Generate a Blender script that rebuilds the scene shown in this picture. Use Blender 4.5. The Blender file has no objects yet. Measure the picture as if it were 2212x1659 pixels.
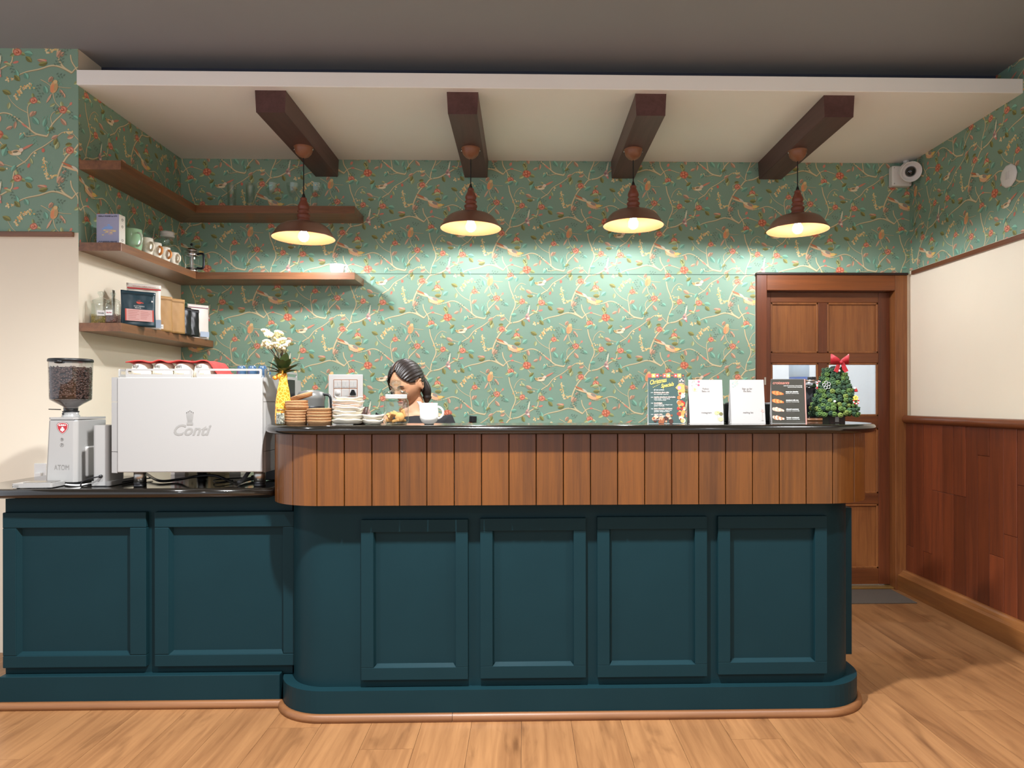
import bpy, bmesh, math, random
from math import sin, cos, pi, radians, sqrt, atan2
from mathutils import Vector, Matrix
random.seed(7)
S = bpy.context.scene
COL = S.collection

# ------------------------------------------------------------------ camera, world, exposure
FPX, X0, HY, CH = 1500.0, 1166.0, 868.0, 1.25      # focal length, principal column, horizon row (2212x1659 frame), eye height
TH, PH = radians(-1.3), 0.00127
_r = Vector((cos(TH), sin(TH), 0)); _z = Vector((0, 0, 1)); FW = Vector((-sin(TH), cos(TH), 0))
RT = _r*cos(PH) - _z*sin(PH); UP = _z*cos(PH) + _r*sin(PH)
cam = bpy.data.cameras.new('camera'); camo = bpy.data.objects.new('camera', cam); COL.objects.link(camo)
cam.sensor_width = 36; cam.lens = 36*FPX/2212
cam.shift_x = -(X0-1106)/2212; cam.shift_y = (HY-829.5)/2212
cam.clip_start = 0.05
camo.matrix_world = Matrix(((RT.x, UP.x, -FW.x, 0), (RT.y, UP.y, -FW.y, 0), (RT.z, UP.z, -FW.z, CH), (0, 0, 0, 1)))
S.camera = camo
def at(px, py, Y):
    "point of the room at depth Y (metres from the eye) measured from the photograph"
    d = RT*((px-X0)/FPX) + UP*((HY-py)/FPX) + FW
    return Vector((0, 0, CH)) + d*(Y/d.y)
world = bpy.data.worlds.new('world'); S.world = world; world.use_nodes = True
world.node_tree.nodes['Background'].inputs[0].default_value = (0.93, 0.97, 1.05, 1)
world.node_tree.nodes['Background'].inputs[1].default_value = 0.9
S.view_settings.view_transform = 'Standard'; S.view_settings.look = 'None'
S.view_settings.gamma = 1; S.view_settings.use_curve_mapping = False
S.view_settings.exposure = 0.22
BULB = 640.0            # emission of each pendant bulb
DOWN = 44.0             # watts of each ceiling downlight

# ------------------------------------------------------------------ materials
def lin(c):
    if isinstance(c, str):
        c = [int(c[i:i+2], 16)/255 for i in (1, 3, 5)]
    return tuple((v/12.92 if v <= .04045 else ((v+.055)/1.055)**2.4) for v in c) + (1,)
MATS = {}
def mat(name, col, rough=.5, metal=0, emit=0, noise=0, nscale=30, bump=0, coat=0, spec=.5, sub=0, bdist=.002):
    if name in MATS: return MATS[name]
    m = bpy.data.materials.new(name); m.use_nodes = True; MATS[name] = m
    nt = m.node_tree; b = nt.nodes['Principled BSDF']
    b.inputs['Base Color'].default_value = lin(col); b.inputs['Roughness'].default_value = rough
    b.inputs['Metallic'].default_value = metal; b.inputs['Specular IOR Level'].default_value = spec
    if coat: b.inputs['Coat Weight'].default_value = coat; b.inputs['Coat Roughness'].default_value = .08
    if emit: b.inputs['Emission Color'].default_value = lin(col); b.inputs['Emission Strength'].default_value = emit
    if noise or bump:
        tc = nt.nodes.new('ShaderNodeTexCoord'); n = nt.nodes.new('ShaderNodeTexNoise')
        n.inputs['Scale'].default_value = nscale; n.inputs['Detail'].default_value = 4
        nt.links.new(tc.outputs['Object'], n.inputs['Vector'])
        if noise:
            mx = nt.nodes.new('ShaderNodeMix'); mx.data_type = 'RGBA'
            c = lin(col)
            mx.inputs[6].default_value = tuple(v*(1-noise) for v in c[:3])+(1,)
            mx.inputs[7].default_value = tuple(min(1, v*(1+noise)) for v in c[:3])+(1,)
            nt.links.new(n.outputs['Fac'], mx.inputs[0]); nt.links.new(mx.outputs[2], b.inputs['Base Color'])
        if bump:
            bp = nt.nodes.new('ShaderNodeBump'); bp.inputs['Strength'].default_value = bump; bp.inputs['Distance'].default_value = bdist
            nt.links.new(n.outputs['Fac'], bp.inputs['Height']); nt.links.new(bp.outputs[0], b.inputs['Normal'])
    return m
def wood(name, c1, c2, axis='Z', rough=.38, fine=60, stretch=.045, vary=.25, coat=0, knots=0):
    if name in MATS: return MATS[name]
    m = bpy.data.materials.new(name); m.use_nodes = True; MATS[name] = m
    nt = m.node_tree; N = nt.nodes.new; L = nt.links.new; b = nt.nodes['Principled BSDF']
    b.inputs['Roughness'].default_value = rough
    if coat: b.inputs['Coat Weight'].default_value = coat; b.inputs['Coat Roughness'].default_value = .12
    tc = N('ShaderNodeTexCoord'); oi = N('ShaderNodeObjectInfo')
    ml = N('ShaderNodeVectorMath'); ml.operation = 'SCALE'; ml.inputs[0].default_value = (3.1, 5.7, 4.3)
    L(oi.outputs['Random'], ml.inputs['Scale'])
    ad = N('ShaderNodeVectorMath'); ad.operation = 'ADD'; L(tc.outputs['Object'], ad.inputs[0]); L(ml.outputs[0], ad.inputs[1])
    mp = N('ShaderNodeMapping'); sc = [1, 1, 1]; sc['XYZ'.index(axis)] = stretch
    mp.inputs['Scale'].default_value = sc; L(ad.outputs[0], mp.inputs['Vector'])
    n1 = N('ShaderNodeTexNoise'); n1.inputs['Scale'].default_value = fine; n1.inputs['Detail'].default_value = 6; n1.inputs['Roughness'].default_value = .65
    n1.inputs['Distortion'].default_value = .6; L(mp.outputs[0], n1.inputs['Vector'])
    n2 = N('ShaderNodeTexNoise'); n2.inputs['Scale'].default_value = fine*.13; n2.inputs['Detail'].default_value = 3
    n2.inputs['Distortion'].default_value = 1.5; L(mp.outputs[0], n2.inputs['Vector'])
    mt = N('ShaderNodeMath'); mt.operation = 'MULTIPLY_ADD'; mt.inputs[1].default_value = .55; mt.inputs[2].default_value = 0; L(n1.outputs['Fac'], mt.inputs[0])
    m2 = N('ShaderNodeMath'); m2.operation = 'MULTIPLY_ADD'; m2.inputs[1].default_value = .45; L(n2.outputs['Fac'], m2.inputs[0]); L(mt.outputs[0], m2.inputs[2])
    cr = N('ShaderNodeValToRGB'); cr.color_ramp.elements[0].position = .33; cr.color_ramp.elements[1].position = .66
    cr.color_ramp.elements[0].color = lin(c1); cr.color_ramp.elements[1].color = lin(c2); L(m2.outputs[0], cr.inputs[0])
    out = cr.outputs[0]
    if knots:
        n3 = N('ShaderNodeTexNoise'); n3.inputs['Scale'].default_value = 3.2; n3.inputs['Detail'].default_value = 5; n3.inputs['Distortion'].default_value = 2.5
        mp3 = N('ShaderNodeMapping'); s3 = [1.6, 1.6, 1.6]; s3['XYZ'.index(axis)] = .42; mp3.inputs['Scale'].default_value = s3; L(ad.outputs[0], mp3.inputs['Vector']); L(mp3.outputs[0], n3.inputs['Vector'])
        r3 = N('ShaderNodeValToRGB'); r3.color_ramp.elements[0].position = .56; r3.color_ramp.elements[1].position = .78
        r3.color_ramp.elements[0].color = (1, 1, 1, 1); r3.color_ramp.elements[1].color = (1-knots, 1-knots*1.1, 1-knots*1.15, 1); L(n3.outputs['Fac'], r3.inputs[0])
        mm = N('ShaderNodeMix'); mm.data_type = 'RGBA'; mm.blend_type = 'MULTIPLY'; mm.inputs[0].default_value = 1; L(out, mm.inputs[6]); L(r3.outputs[0], mm.inputs[7]); out = mm.outputs[2]
    mr = N('ShaderNodeMapRange'); mr.inputs['To Min'].default_value = 1-vary; mr.inputs['To Max'].default_value = 1+vary; L(oi.outputs['Random'], mr.inputs['Value'])
    hs = N('ShaderNodeHueSaturation'); L(mr.outputs[0], hs.inputs['Value']); L(out, hs.inputs['Color']); L(hs.outputs[0], b.inputs['Base Color'])
    bp = N('ShaderNodeBump'); bp.inputs['Strength'].default_value = .12; bp.inputs['Distance'].default_value = .002; L(n1.outputs['Fac'], bp.inputs['Height']); L(bp.outputs[0], b.inputs['Normal'])
    return m
def glass(name, tint='#f4f8f6', gloss=1.0, alpha=0.0):
    "thin clear glass: fresnel reflection over straight transmission"
    if name in MATS: return MATS[name]
    m = bpy.data.materials.new(name); m.use_nodes = True; MATS[name] = m
    nt = m.node_tree; nt.nodes.clear(); N = nt.nodes.new; L = nt.links.new
    o = N('ShaderNodeOutputMaterial'); t = N('ShaderNodeBsdfTransparent'); t.inputs[0].default_value = lin(tint)
    g = N('ShaderNodeBsdfGlossy'); g.inputs['Roughness'].default_value = .03; g.inputs[0].default_value = (gloss,)*3+(1,)
    lw = N('ShaderNodeLayerWeight'); lw.inputs[0].default_value = .5
    pw_ = N('ShaderNodeMath'); pw_.operation = 'POWER'; pw_.inputs[1].default_value = 4; L(lw.outputs['Facing'], pw_.inputs[0])
    fr = N('ShaderNodeMath'); fr.operation = 'MULTIPLY_ADD'; fr.inputs[1].default_value = .75; fr.inputs[2].default_value = .075; L(pw_.outputs[0], fr.inputs[0])
    mx = N('ShaderNodeMixShader'); L(fr.outputs[0], mx.inputs[0]); L(t.outputs[0], mx.inputs[1]); L(g.outputs[0], mx.inputs[2])
    L(mx.outputs[0], o.inputs[0]); return m
def vcol(name, rough=.6, coat=0):
    "material whose colour is the print stored in the mesh colour attribute 'print'"
    if name in MATS: return MATS[name]
    m = bpy.data.materials.new(name); m.use_nodes = True; MATS[name] = m
    nt = m.node_tree; b = nt.nodes['Principled BSDF']; a = nt.nodes.new('ShaderNodeVertexColor'); a.layer_name = 'print'
    nt.links.new(a.outputs[0], b.inputs['Base Color']); b.inputs['Roughness'].default_value = rough
    b.inputs['Specular IOR Level'].default_value = .3
    return m

M_CREAM = mat('cream_wall_paint', '#efe2cc', .6, noise=.03, nscale=3, bump=.05)
M_SOFF = mat('white_soffit_paint', '#f9f6f0', .65, noise=.02, nscale=4)
M_CEIL = mat('dark_grey_ceiling_paint', '#8f9194', .75, noise=.05, nscale=2)
M_NAVY = mat('recess_shade_navy', '#3a3d4c', .8)  # navy, with the shadow of the gap above the soffit put into the colour
M_GREEN = mat('dark_teal_paint', '#132d33', .42, noise=.10, nscale=5, bump=.06, spec=.12)
M_BLACK = mat('black_granite', '#16130f', .12, noise=.4, nscale=180, coat=.4)
M_BLKPL = mat('black_plastic', '#101012', .4)
M_WHITE = mat('white_enamel', '#f0edea', .28)
M_WHITEPL = mat('white_plastic', '#e8e6e2', .4)
M_CHROME = mat('chrome', '#d8d8d8', .12, metal=1)
M_STEEL = mat('brushed_steel', '#b9b6b0', .3, metal=1)
M_CER = mat('white_ceramic', '#f2efe8', .15, coat=.5)
M_GLASS = glass('clear_glass')
M_APRON = wood('walnut_apron_plank', '#4d2b0c', '#744415', 'Z', .35, 55, .04, .12, coat=.15)
M_BEAM = wood('dark_beam_wood', '#4b2f2a', '#654440', 'Y', .4, 40, .05, .08)
M_SHELF = wood('shelf_wood', '#64402a', '#91613d', 'Y', .33, 40, .06, .06, coat=.2)
M_SHELFX = wood('shelf_wood_long', '#64402a', '#91613d', 'X', .33, 40, .06, .06, coat=.2)
M_DOORW = wood('door_wood', '#6d3d1f', '#9c6233', 'Z', .4, 50, .05, .10)
M_DOORD = wood('door_stile_wood', '#4f2713', '#70391c', 'Z', .4, 50, .05, .08)
M_WAIN = wood('wainscot_wood', '#54291a', '#7c3c21', 'Z', .33, 45, .05, .26, coat=.15)
M_RAIL = wood('rail_wood', '#5a2f1a', '#7f4828', 'Y', .35, 45, .05, .05, coat=.2)
M_FLOOR = wood('oak_laminate', '#7b5333', '#a1744b', 'Y', .34, 42, .05, .045, knots=.45)
M_TRIM = wood('floor_trim_wood', '#6e4629', '#8a5d39', 'X', .4, 40, .05, .05)
M_LAMPB = mat('brown_lamp_enamel', '#74503f', .3, coat=.2)
M_LAMPIN = mat('cream_lamp_lining', '#623710', .6)
M_TERRA = mat('turned_red_wood', '#7d4230', .4, noise=.12, nscale=40)
M_COPPER = mat('copper_brown_paint', '#8c5a3e', .4)
M_PRINT = vcol('printed_surface')
M_PAPER = vcol('wallpaper_print', .55)

# ------------------------------------------------------------------ mesh building
class MB:
    def __init__(s): s.v = []; s.f = []; s.c = []; s.sm = []
    def face(s, pts, col=None, smooth=False):
        i = len(s.v); s.v += [tuple(p) for p in pts]; s.f.append(tuple(range(i, i+len(pts)))); s.c.append(col); s.sm.append(smooth)
    def idx(s, verts, faces, col=None, smooth=True):
        i = len(s.v); s.v += [tuple(p) for p in verts]
        for f in faces: s.f.append(tuple(i+k for k in f)); s.c.append(col); s.sm.append(smooth)
    def box(s, x0, x1, y0, y1, z0, z1, col=None):
        v = [(x, y, z) for z in (z0, z1) for y in (y0, y1) for x in (x0, x1)]
        s.idx(v, [(0, 2, 3, 1), (4, 5, 7, 6), (0, 1, 5, 4), (2, 6, 7, 3), (0, 4, 6, 2), (1, 3, 7, 5)], col, False); return s
    def prism(s, poly, z0, z1, col=None, smooth=False, caps=True, scale1=1.0):
        n = len(poly); v = [(x, y, z0) for x, y in poly]+[(x*scale1, y*scale1, z1) for x, y in poly]
        s.idx(v, [(i, (i+1) % n, n+(i+1) % n, n+i) for i in range(n)], col, smooth)
        if caps: s.idx(v, [tuple(range(n-1, -1, -1)), tuple(range(n, 2*n))], col, False)
        return s
    def lathe(s, prof, n=24, c=(0, 0, 0), col=None, smooth=True, close=True, axis='Z', wob=None):
        v = []; m = len(prof)
        for j in range(n):
            a = 2*pi*j/n
            for k, (r, z) in enumerate(prof):
                rr = r*(1+(wob(a, k) if wob else 0))
                p = (rr*cos(a), rr*sin(a), z)
                if axis == 'Y': p = (p[0], p[2], p[1])
                if axis == 'X': p = (p[2], p[0], p[1])
                v.append((p[0]+c[0], p[1]+c[1], p[2]+c[2]))
        f = []
        for j in range(n):
            k = (j+1) % n
            for i in range(m-1):
                a, b2, c2, d = j*m+i, k*m+i, k*m+i+1, j*m+i+1
                if prof[i][0] < 1e-6: f.append((a, c2, d))
                elif prof[i+1][0] < 1e-6: f.append((a, b2, d))
                else: f.append((a, b2, c2, d))
        s.idx(v, f, col, smooth); return s
    def tube(s, pts, r, n=8, col=None, caps=True, closed=False):
        pts = [Vector(p) for p in pts]; N = len(pts); v = []; up = Vector((0, 0, 1)); prev = None
        for i, p in enumerate(pts):
            if closed: t = pts[(i+1) % N]-pts[i-1]
            else: t = pts[min(i+1, N-1)]-pts[max(i-1, 0)]
            t.normalize()
            if prev is None:
                a = t.orthogonal().normalized() if abs(t.z) > .95 else t.cross(up).normalized()
            else:
                a = (prev-t*prev.dot(t)).normalized()
            prev = a; b = t.cross(a); rr = r[i] if isinstance(r, (list, tuple)) else r
            for j in range(n):
                g = 2*pi*j/n; v.append(p+a*(cos(g)*rr)+b*(sin(g)*rr))
        f = []
        for i in range(N if closed else N-1):
            k = (i+1) % N
            for j in range(n):
                f.append((i*n+j, i*n+(j+1) % n, k*n+(j+1) % n, k*n+j))
        s.idx(v, f, col, True)
        if caps and not closed: s.idx(v, [tuple(range(n-1, -1, -1)), tuple((N-1)*n+j for j in range(n))], col, False)
        return s
    def ball(s, c, r, n=12, m=8, col=None):
        rx, ry, rz = r if isinstance(r, (tuple, list)) else (r, r, r)
        v = [(c[0], c[1], c[2]-rz)]
        for i in range(1, m):
            a = -pi/2+pi*i/m
            for j in range(n):
                g = 2*pi*j/n; v.append((c[0]+rx*cos(a)*cos(g), c[1]+ry*cos(a)*sin(g), c[2]+rz*sin(a)))
        v.append((c[0], c[1], c[2]+rz)); f = []
        for j in range(n): f.append((0, 1+(j+1) % n, 1+j)); f.append((len(v)-1, 1+(m-2)*n+j, 1+(m-2)*n+(j+1) % n))
        for i in range(m-2):
            for j in range(n): f.append((1+i*n+j, 1+i*n+(j+1) % n, 1+(i+1)*n+(j+1) % n, 1+(i+1)*n+j))
        s.idx(v, f, col, True); return s
    def xf(s, M, start=0):
        s.v = s.v[:start]+[tuple(M @ Vector(p)) for p in s.v[start:]]; return s
    def mesh(s, name, m=None):
        me = bpy.data.meshes.new(name); me.from_pydata(s.v, [], s.f); 
        me.polygons.foreach_set('use_smooth', s.sm)
        if any(c is not None for c in s.c):
            at_ = me.color_attributes.new('print', 'FLOAT_COLOR', 'CORNER'); cache = {}; buf = []
            for f, c in zip(s.f, s.c):
                c = c or '#ffffff'
                if c not in cache: cache[c] = lin(c)
                buf.extend(cache[c]*len(f))
            at_.data.foreach_set('color', buf)
        if m: me.materials.append(m)
        me.update(); return me
    def obj(s, name, m, parent=None, bevel=0, loc=None, rot=None, seg=2, weld=False, kind=None):
        o = bpy.data.objects.new(name, s.mesh(name, m)); COL.objects.link(o)
        if parent: o.parent = parent
        if loc is not None: o.location = loc
        if rot is not None: o.rotation_euler = rot
        if bevel:
            b = o.modifiers.new('bevel', 'BEVEL'); b.width = bevel; b.segments = seg; b.limit_method = 'ANGLE'; b.angle_limit = radians(40); b.harden_normals = False
        if kind: o['kind'] = kind
        return o
def tag(o, label, cat, group=None):
    o['label'] = label; o['category'] = cat
    if group: o['group'] = group
    return o
def thing(name, label, cat, loc=(0, 0, 0), rz=0, group=None):
    o = bpy.data.objects.new(name, None); COL.objects.link(o); o.empty_display_size = .05
    o.location = loc; o.rotation_euler = (0, 0, rz); return tag(o, label, cat, group)
def struct(o): o['kind'] = 'structure'; return o
def copy_tree(o, parent=None):
    c = o.copy(); COL.objects.link(c); c.parent = parent
    for ch in o.children: copy_tree(ch, c)
    return c
def arc(cx, cy, r, a0, a1, n):
    return [(cx+r*cos(radians(a0+(a1-a0)*i/n)), cy+r*sin(radians(a0+(a1-a0)*i/n))) for i in range(n+1)]
def text(body, size, loc, parent, m, rot=(pi/2, 0, 0), shear=0, extrude=.0002, bold=0, align='CENTER', name='lettering', width=None, space=1.0):
    cu = bpy.data.curves.new('t', 'FONT'); cu.body = body; cu.size = size; cu.align_x = align; cu.align_y = 'CENTER'
    cu.shear = shear; cu.extrude = extrude; cu.offset = bold; cu.resolution_u = 3; cu.space_character = space
    o = bpy.data.objects.new('t', cu); COL.objects.link(o)
    dg = bpy.context.evaluated_depsgraph_get(); me = bpy.data.meshes.new_from_object(o.evaluated_get(dg))
    bpy.data.objects.remove(o); bpy.data.curves.remove(cu)
    if width:
        xs = [v.co.x for v in me.vertices]
        if xs:
            k = width/max(1e-6, max(xs)-min(xs))
            for v in me.vertices: v.co.x *= k
    me.materials.clear(); me.materials.append(m)
    t = bpy.data.objects.new(name, me); COL.objects.link(t); t.parent = parent; t.location = loc; t.rotation_euler = rot
    return t
def smooth_line(p, k=6):
    p = [Vector(q) for q in p]; out = []
    for i in range(len(p)-1):
        a, b, c, d = p[max(i-1, 0)], p[i], p[i+1], p[min(i+2, len(p)-1)]
        for j in range(k):
            t = j/k; out.append(.5*((2*b)+(c-a)*t+(2*a-5*b+4*c-d)*t*t+(3*b-a-3*c+d)*t**3))
    out.append(p[-1]); return out

# ------------------------------------------------------------------ room dimensions
YB, XL, XR, YC = 4.57, -2.23, 2.57, 3.53          # back wall, alcove wall, right wall, face of the left wall block
ZS, ZC, ZJ = 2.835, 3.02, 2.09                    # soffit underside, ceiling, wallpaper joint / door head

# floor: planks run away from the camera
fl = struct(MB().box(-4.2, 3.0, -2.5, 6.6, -.06, -.004).obj('floor', mat('dark_subfloor', '#3a2414', .8)))
pw, plen = .194, 1.29
pm = MB().box(0, pw-.0012, 0, plen-.0012, -.012, 0).mesh('plank', M_FLOOR)
k = 0
for i in range(-21, 14):
    x = -.205 + i*pw
    y = 1.05 + (i*0.433*plen) % plen - plen
    while y < YB-.01:
        if y+plen > 1.2 and x < XR:
            o = bpy.data.objects.new('plank', pm); COL.objects.link(o); o.parent = fl; o.location = (x, y, 0)
        y += plen
# near floor towards the cafe and behind the door
MB().box(-4.2, 3.0, -2.5, 1.0, -.012, -.002).obj('near_boards', M_FLOOR, fl)

wl = struct(MB().box(-4.2, XL, YC, YB+.2, 0, ZC).obj('wall_left', M_CREAM))
b = MB(); b.box(XL, 1.535, YB, YB+.14, 0, ZJ); b.box(XL, XR+.2, YB, YB+.14, ZJ, ZC); b.box(2.546, XR+.2, YB, YB+.14, 0, ZJ)
wb = struct(b.obj('wall_back', M_CREAM))
wr = struct(MB().box(XR, XR+.2, -2.5, YB, 0, ZC).obj('wall_right', M_CREAM))
struct(MB().box(-4.2, XR+.2, -2.5, YB+.2, ZC, ZC+.1).obj('ceiling', M_CEIL))
so = struct(MB().box(XL, XR, 3.515, YB, ZS, ZS+.075).obj('ceiling_soffit', M_SOFF, bevel=.003))
struct(MB().box(XL, XR, 3.72, 3.80, ZS+.075, ZC).obj('wall_bulkhead', M_NAVY))

# ------------------------------------------------------------------ wallpaper print (one repeat, drawn in units of the photo crop, 0.698 mm each)
WS = .2291/328.2
BASE = '#88a591'
ELN = [0]
tile = []   # (layer, colour, polygon)
def ell(x, y, a, b2, ang, col, lay, n=10, jit=0):
    ELN[0] += 1; lay += ELN[0]*.031
    c, s_ = cos(radians(ang)), sin(radians(ang)); P = []
    for i in range(n):
        g = 2*pi*i/n; k_ = 1+(random.uniform(-jit, jit) if jit else 0)
        u, v = a*cos(g)*k_, b2*sin(g)*k_; P.append((x+u*c-v*s_, y+u*s_+v*c))
    tile.append((lay, col, P))
def leaf(x, y, l, w, ang, col, lay, vein=None):
    ELN[0] += 1; lay += ELN[0]*.031
    if vein: l *= 1.2; w *= 1.2
    c, s_ = cos(radians(ang)), sin(radians(ang))
    def T(u, v): return (x+u*c-v*s_, y+u*s_+v*c)
    up = [T(l*t, w*sin(pi*t)**.8) for t in (.12, .35, .6, .82)]; dn = [T(l*t, -w*sin(pi*t)**.8) for t in (.82, .6, .35, .12)]
    tile.append((lay, col, [T(0, 0)]+up+[T(l, 0)]+dn))
    if vein: tile.append((lay+.4, vein, [T(l*.1, 1.1), T(l*.92, .3), T(l*.92, -.6), T(l*.1, -1.1)]))
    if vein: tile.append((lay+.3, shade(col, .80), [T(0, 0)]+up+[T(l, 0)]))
def shade(c, k_):
    v = [int(c[i:i+2], 16) for i in (1, 3, 5)]; return '#%02x%02x%02x' % tuple(max(0, min(255, int(q*k_))) for q in v)
def stroke(pts, w0, w1, col, lay):
    ELN[0] += 1; lay += ELN[0]*.031
    P = smooth_line([(x, y, 0) for x, y in pts], 5); n = len(P)
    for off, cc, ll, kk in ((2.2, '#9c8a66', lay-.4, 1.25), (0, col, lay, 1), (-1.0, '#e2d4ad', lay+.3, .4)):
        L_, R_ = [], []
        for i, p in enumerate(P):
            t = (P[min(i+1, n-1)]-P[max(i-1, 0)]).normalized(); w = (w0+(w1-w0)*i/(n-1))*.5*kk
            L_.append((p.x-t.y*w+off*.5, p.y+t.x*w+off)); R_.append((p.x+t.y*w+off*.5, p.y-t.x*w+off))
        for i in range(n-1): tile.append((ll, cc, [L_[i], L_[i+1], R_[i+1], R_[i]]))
def rose(x, y, r, c1='#c5765f', c2='#e6a388'):
    for a_ in (20, 150, 260): leaf(x+r*.5*cos(radians(a_)), y+r*.5*sin(radians(a_)), r*1.25, r*.34, a_, random.choice(['#c9cf94', '#a9b37a', '#d8d7a4']), 3, '#8a9560')
    ell(x, y, r, r*.92, 0, c1, 5, 11, .12)
    for k_ in range(6):
        a_ = k_*60+20; ell(x+r*.55*cos(radians(a_)), y+r*.5*sin(radians(a_)), r*.40, r*.24, a_+90, c2 if k_ % 2 else '#da8a6e', 6, 7)
    ell(x, y, r*.42, r*.36, 0, '#b65b47', 7, 8); ell(x-r*.1, y-r*.08, r*.26, r*.18, 30, '#eba582', 8, 7)
def berries(path, n, spread, r=8.5):
    P = smooth_line([(x, y, 0) for x, y in path], 6)
    for i in range(n):
        p = P[int(i/n*len(P))]
        x, y = p.x+random.uniform(-spread, spread), p.y+random.uniform(-spread, spread)
        ell(x, y, r, r*.85, random.uniform(0, 90), random.choice(['#f2dca0', '#ead08c', '#e8b878', '#f5e6bb']), 4+random.random()*.8, 6)
        ell(x+1, y+1, r*.32, r*.32, 0, '#b06a44', 5.2, 4)
TW = '#cfc096'
stroke([(380, 1090), (320, 1050), (285, 990), (280, 930), (310, 850), (345, 790), (400, 735), (440, 690), (520, 672), (580, 640), (650, 600), (700, 565), (712, 470), (735, 415), (800, 370), (850, 310), (930, 262), (1000, 210), (1060, 165), (1120, 160)], 15, 5, TW, 2)
stroke([(440, 690), (445, 640), (462, 590), (492, 510), (470, 430), (440, 350), (425, 250), (420, 180), (380, 110), (370, 60)], 10, 9, TW, 2)
stroke([(380, 1090), (300, 1050), (235, 1040), (150, 1066), (60, 1086), (0, 1112), (-50, 1150)], 13, 5, TW, 2)
stroke([(380, 1090), (412, 1055), (460, 1040), (525, 1058), (560, 1070)], 9, 4, TW, 2)
stroke([(500, 965), (570, 952), (640, 930), (700, 945), (760, 990), (820, 1040), (870, 1078), (950, 1096)], 6, 13, TW, 2)
stroke([(950, 1096), (985, 1010), (1050, 940), (1075, 905)], 11, 6, TW, 2)
stroke([(830, 1045), (818, 960), (812, 890), (840, 850)], 9, 4, TW, 2)
stroke([(815, 930), (750, 895), (700, 850), (665, 790)], 5, 3, TW, 2)
stroke([(985, 1010), (975, 960), (1000, 920), (1060, 905)], 5, 3, TW, 2)
stroke([(880, 1085), (810, 1096), (785, 1085)], 5, 3, TW, 2)
stroke([(610, 1130), (660, 1185), (705, 1222)], 7, 4, TW, 2)
stroke([(735, 1240), (770, 1270), (800, 1290)], 4, 3, TW, 2)
stroke([(990, 785), (1008, 850), (1050, 895)], 6, 4, TW, 2)
stroke([(905, 690), (950, 715), (985, 745)], 5, 3, TW, 2)
stroke([(1000, 735), (1060, 745), (1120, 748)], 4, 2, TW, 2)
stroke([(480, 400), (500, 350), (545, 312), (590, 325)], 5, 3, TW, 2)
stroke([(490, 560), (530, 525), (555, 490)], 5, 3, TW, 2)
stroke([(330, 790), (320, 740), (345, 720)], 5, 3, TW, 2)
stroke([(530, 900), (540, 850), (515, 815)], 5, 3, TW, 2)
stroke([(445, 690), (400, 640), (375, 610)], 5, 3, TW, 2)
stroke([(735, 420), (690, 410), (640, 395)], 4, 3, TW, 2)
stroke([(1060, 905), (1090, 890), (1118, 860)], 4, 3, TW, 2)
for q in ((600, 1085, 42), (447, 1142, 31), (366, 745, 30), (506, 806, 32), (1060, 905, 31), (856, 840, 27), (742, 495, 31), (556, 482, 29)):
    rose(*q)
for k_ in range(10): ell(600+24*cos(k_*.63), 1085+22*sin(k_*.63), 11, 8, k_*36, '#e0906f' if k_ % 2 else '#c96a50', 6.6, 7)
for q in ((1118, 862, 13, 9, -60), (185, 1003, 20, 9, 10), (462, 1040, 15, 9, 0), (730, 568, 22, 9, -15), (450, 995, 18, 12, -60), (922, 295, 12, 16, 0), (790, 1020, 26, 7, 38), (820, 405, 10, 18, 20), (660, 570, 16, 8, 0)):
    ell(*q, random.choice(['#dd8a78', '#e0907c', '#d97b68']), 4, 8)
berries([(188, 815), (185, 860), (192, 905), (212, 940), (262, 925)], 34, 17)
berries([(845, 735), (790, 745), (750, 785), (735, 830)], 34, 17)
for cx_, cy_, n_ in ((370, 612, 9), (682, 692, 11), (495, 436, 7), (1108, 1062, 2), (785, 1090, 5), (640, 432, 5), (545, 355, 4), (870, 330, 4)): berries([(cx_-18, cy_), (cx_+18, cy_)], n_, 17, 7)
PE, TE, OL, PG = '#e0b394', '#8fc7ae', '#9c9a5c', '#c7cf98'
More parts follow.
